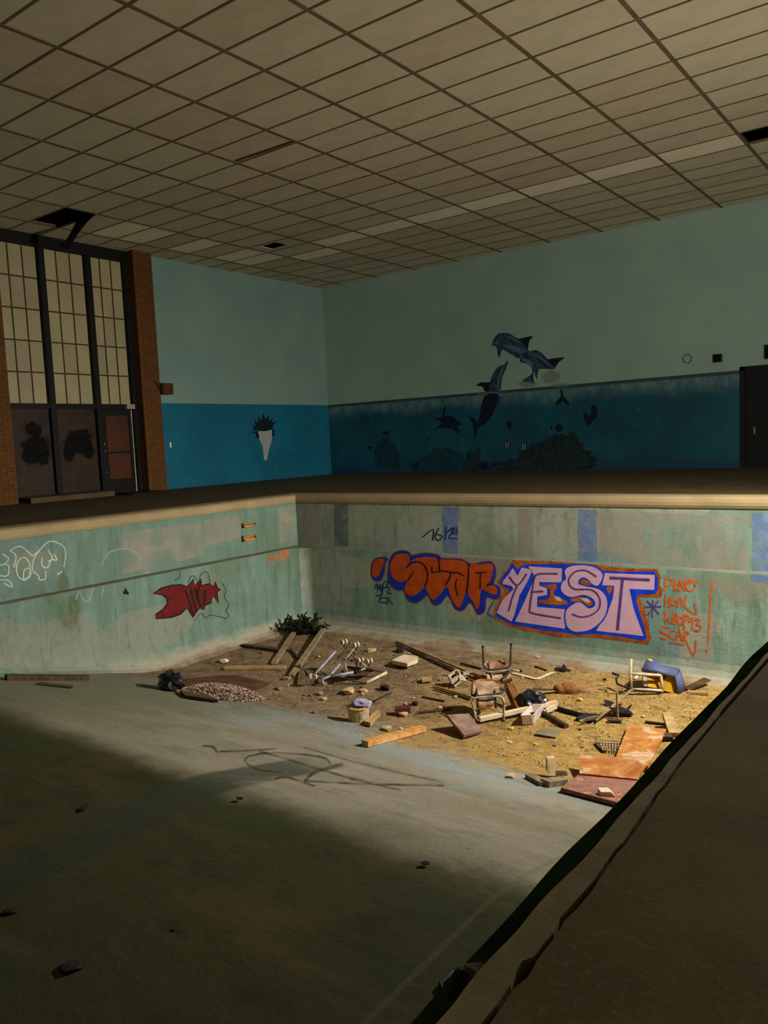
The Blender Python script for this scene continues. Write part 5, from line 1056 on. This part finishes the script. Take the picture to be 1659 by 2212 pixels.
grit('gravel_heap', 2400, ga, 0.008, 0.026, 'rubble_pink', 'pinkish gravel heap in the broken drain hollow', lambda p_: 0.13*max(0, 1-((p_-gc).dot(RH)/0.52)**2-((p_-gc).dot(FH)/0.42)**2))
def gd():
    x, y = random.uniform(-9.0, -0.9), random.uniform(6.3, 9.65)
    if random.random() > 0.35+0.65*(noise.noise(Vector((x*1.2, y*1.2, 2)))+0.3): return None
    return Vector((x, y, floor_z(y)+0.001))
grit('silt_grit', 5200, gd, 0.004, 0.014, 'rubble_brown', None)
grit('silt_chips', 1300, gd, 0.006, 0.016, 'rubble_tan', None)
s = Spot(370, 1490); q = MB(); crumple(q, s.o+ZUP*0.10, 0.13, (1.2, 1, 1.0), 3, 3, 0.5); tag(q.build('black_rag', 'bag_black', loc=s.o), 'crumpled black rag standing at the drain hollow', 'rag')
s = Spot(1218, 1450); q = MB(); q.tube([s.at(1198, 1446, 0), s.at(1206, 1443, 0), s.at(1214, 1447, 0), s.at(1218, 1436, 0), s.at(1222, 1446, 0), s.at(1232, 1449, 0)], 0.018, 7); crumple(q, s.at(1216, 1446, 0), 0.05, (1.2, .8, .6), 6, 2, 0.6); tag(q.build('black_rag', 'rubble_dark', loc=s.o), 'dark twisted rag near the foot of the end wall', 'rag')
s = Spot(1288, 1450)
# dark scraps on the shallow floor
for (x, y, w, lb) in ((20, 1972, 34, 'dark scrap on the shallow floor at the picture edge'), (152, 2092, 52, 'largest dark scrap on the shallow floor'), (180, 1748, 30, 'dark scrap on the worn lane line'), (518, 1726, 18, 'small dark scrap on the fold of the pool floor'), (918, 1866, 22, 'dark round scrap on the pale slope near the pool edge'), (375, 2008, 14, 'tiny dark scrap on the shallow floor')):
    chunk(x, y, w, 'rubble_dark', lb, 'floor_scrap', 'scrap', flat=0.3)
s0 = [PF(1003, 2100), PF(980, 2104), PF(968, 2118), PF(952, 2132), PF(958, 2142), PF(975, 2150)]
q = MB(); q.tube([p_+ZUP*0.012 for p_ in s0], 0.012, 6); tag(q.build('bent_strap', 'black_plastic', loc=s0[2]), 'black bent strap lying near the pool edge', 'strap')
e0 = PZ(1035, 2104, -0.01); q = MB(); crumple(q, e0, 0.022, (1.3, 1.0, .5), 4, 2, 0.4); tag(q.build('edge_rag', 'bag_black', loc=e0), 'black rag caught on the pool lip', 'rag')

# bush in the far corner
s = Spot(648, 1370); bo = thing('dark_bush', 'dark green leafy bush slumped in the pool corner', 'bush', s.o)
t = MB(); st = MB()
for k in range(70):
    a = random.uniform(0, 2*math.pi); el_ = random.uniform(0.15, 1.35); L_ = random.uniform(0.2, 0.40)
    d = RH*math.cos(a)*math.cos(el_)*1.15+FH*math.sin(a)*math.cos(el_)*0.5+ZUP*math.sin(el_)*0.85
    base_ = s.o+RH*0.06-FH*0.03+RH*random.uniform(-.1, .1)+ZUP*0.02
    tip = base_+d*L_+RH*0.02; st.tube([base_, base_.lerp(tip, .6)+ZUP*0.02, tip], 0.006, 4, r1=0.002)
    for j in range(16):
        f = 0.25+0.75*j/15; c = base_.lerp(tip, f); ld_ = (d.normalized()*0.6+Vector((random.uniform(-1, 1), random.uniform(-1, 1), random.uniform(-.5, .9)))).normalized(); sd = ld_.orthogonal().normalized()*0.016; ll = random.uniform(0.05, 0.09)
        t.add([c, c+ld_*ll*.5+sd, c+ld_*ll, c+ld_*ll*.5-sd], [(0, 1, 2, 3)])
tag(t.build('foliage', 'leaf_dark', bo), kind='stuff'); st.build('stem', 'wood_dark', bo)
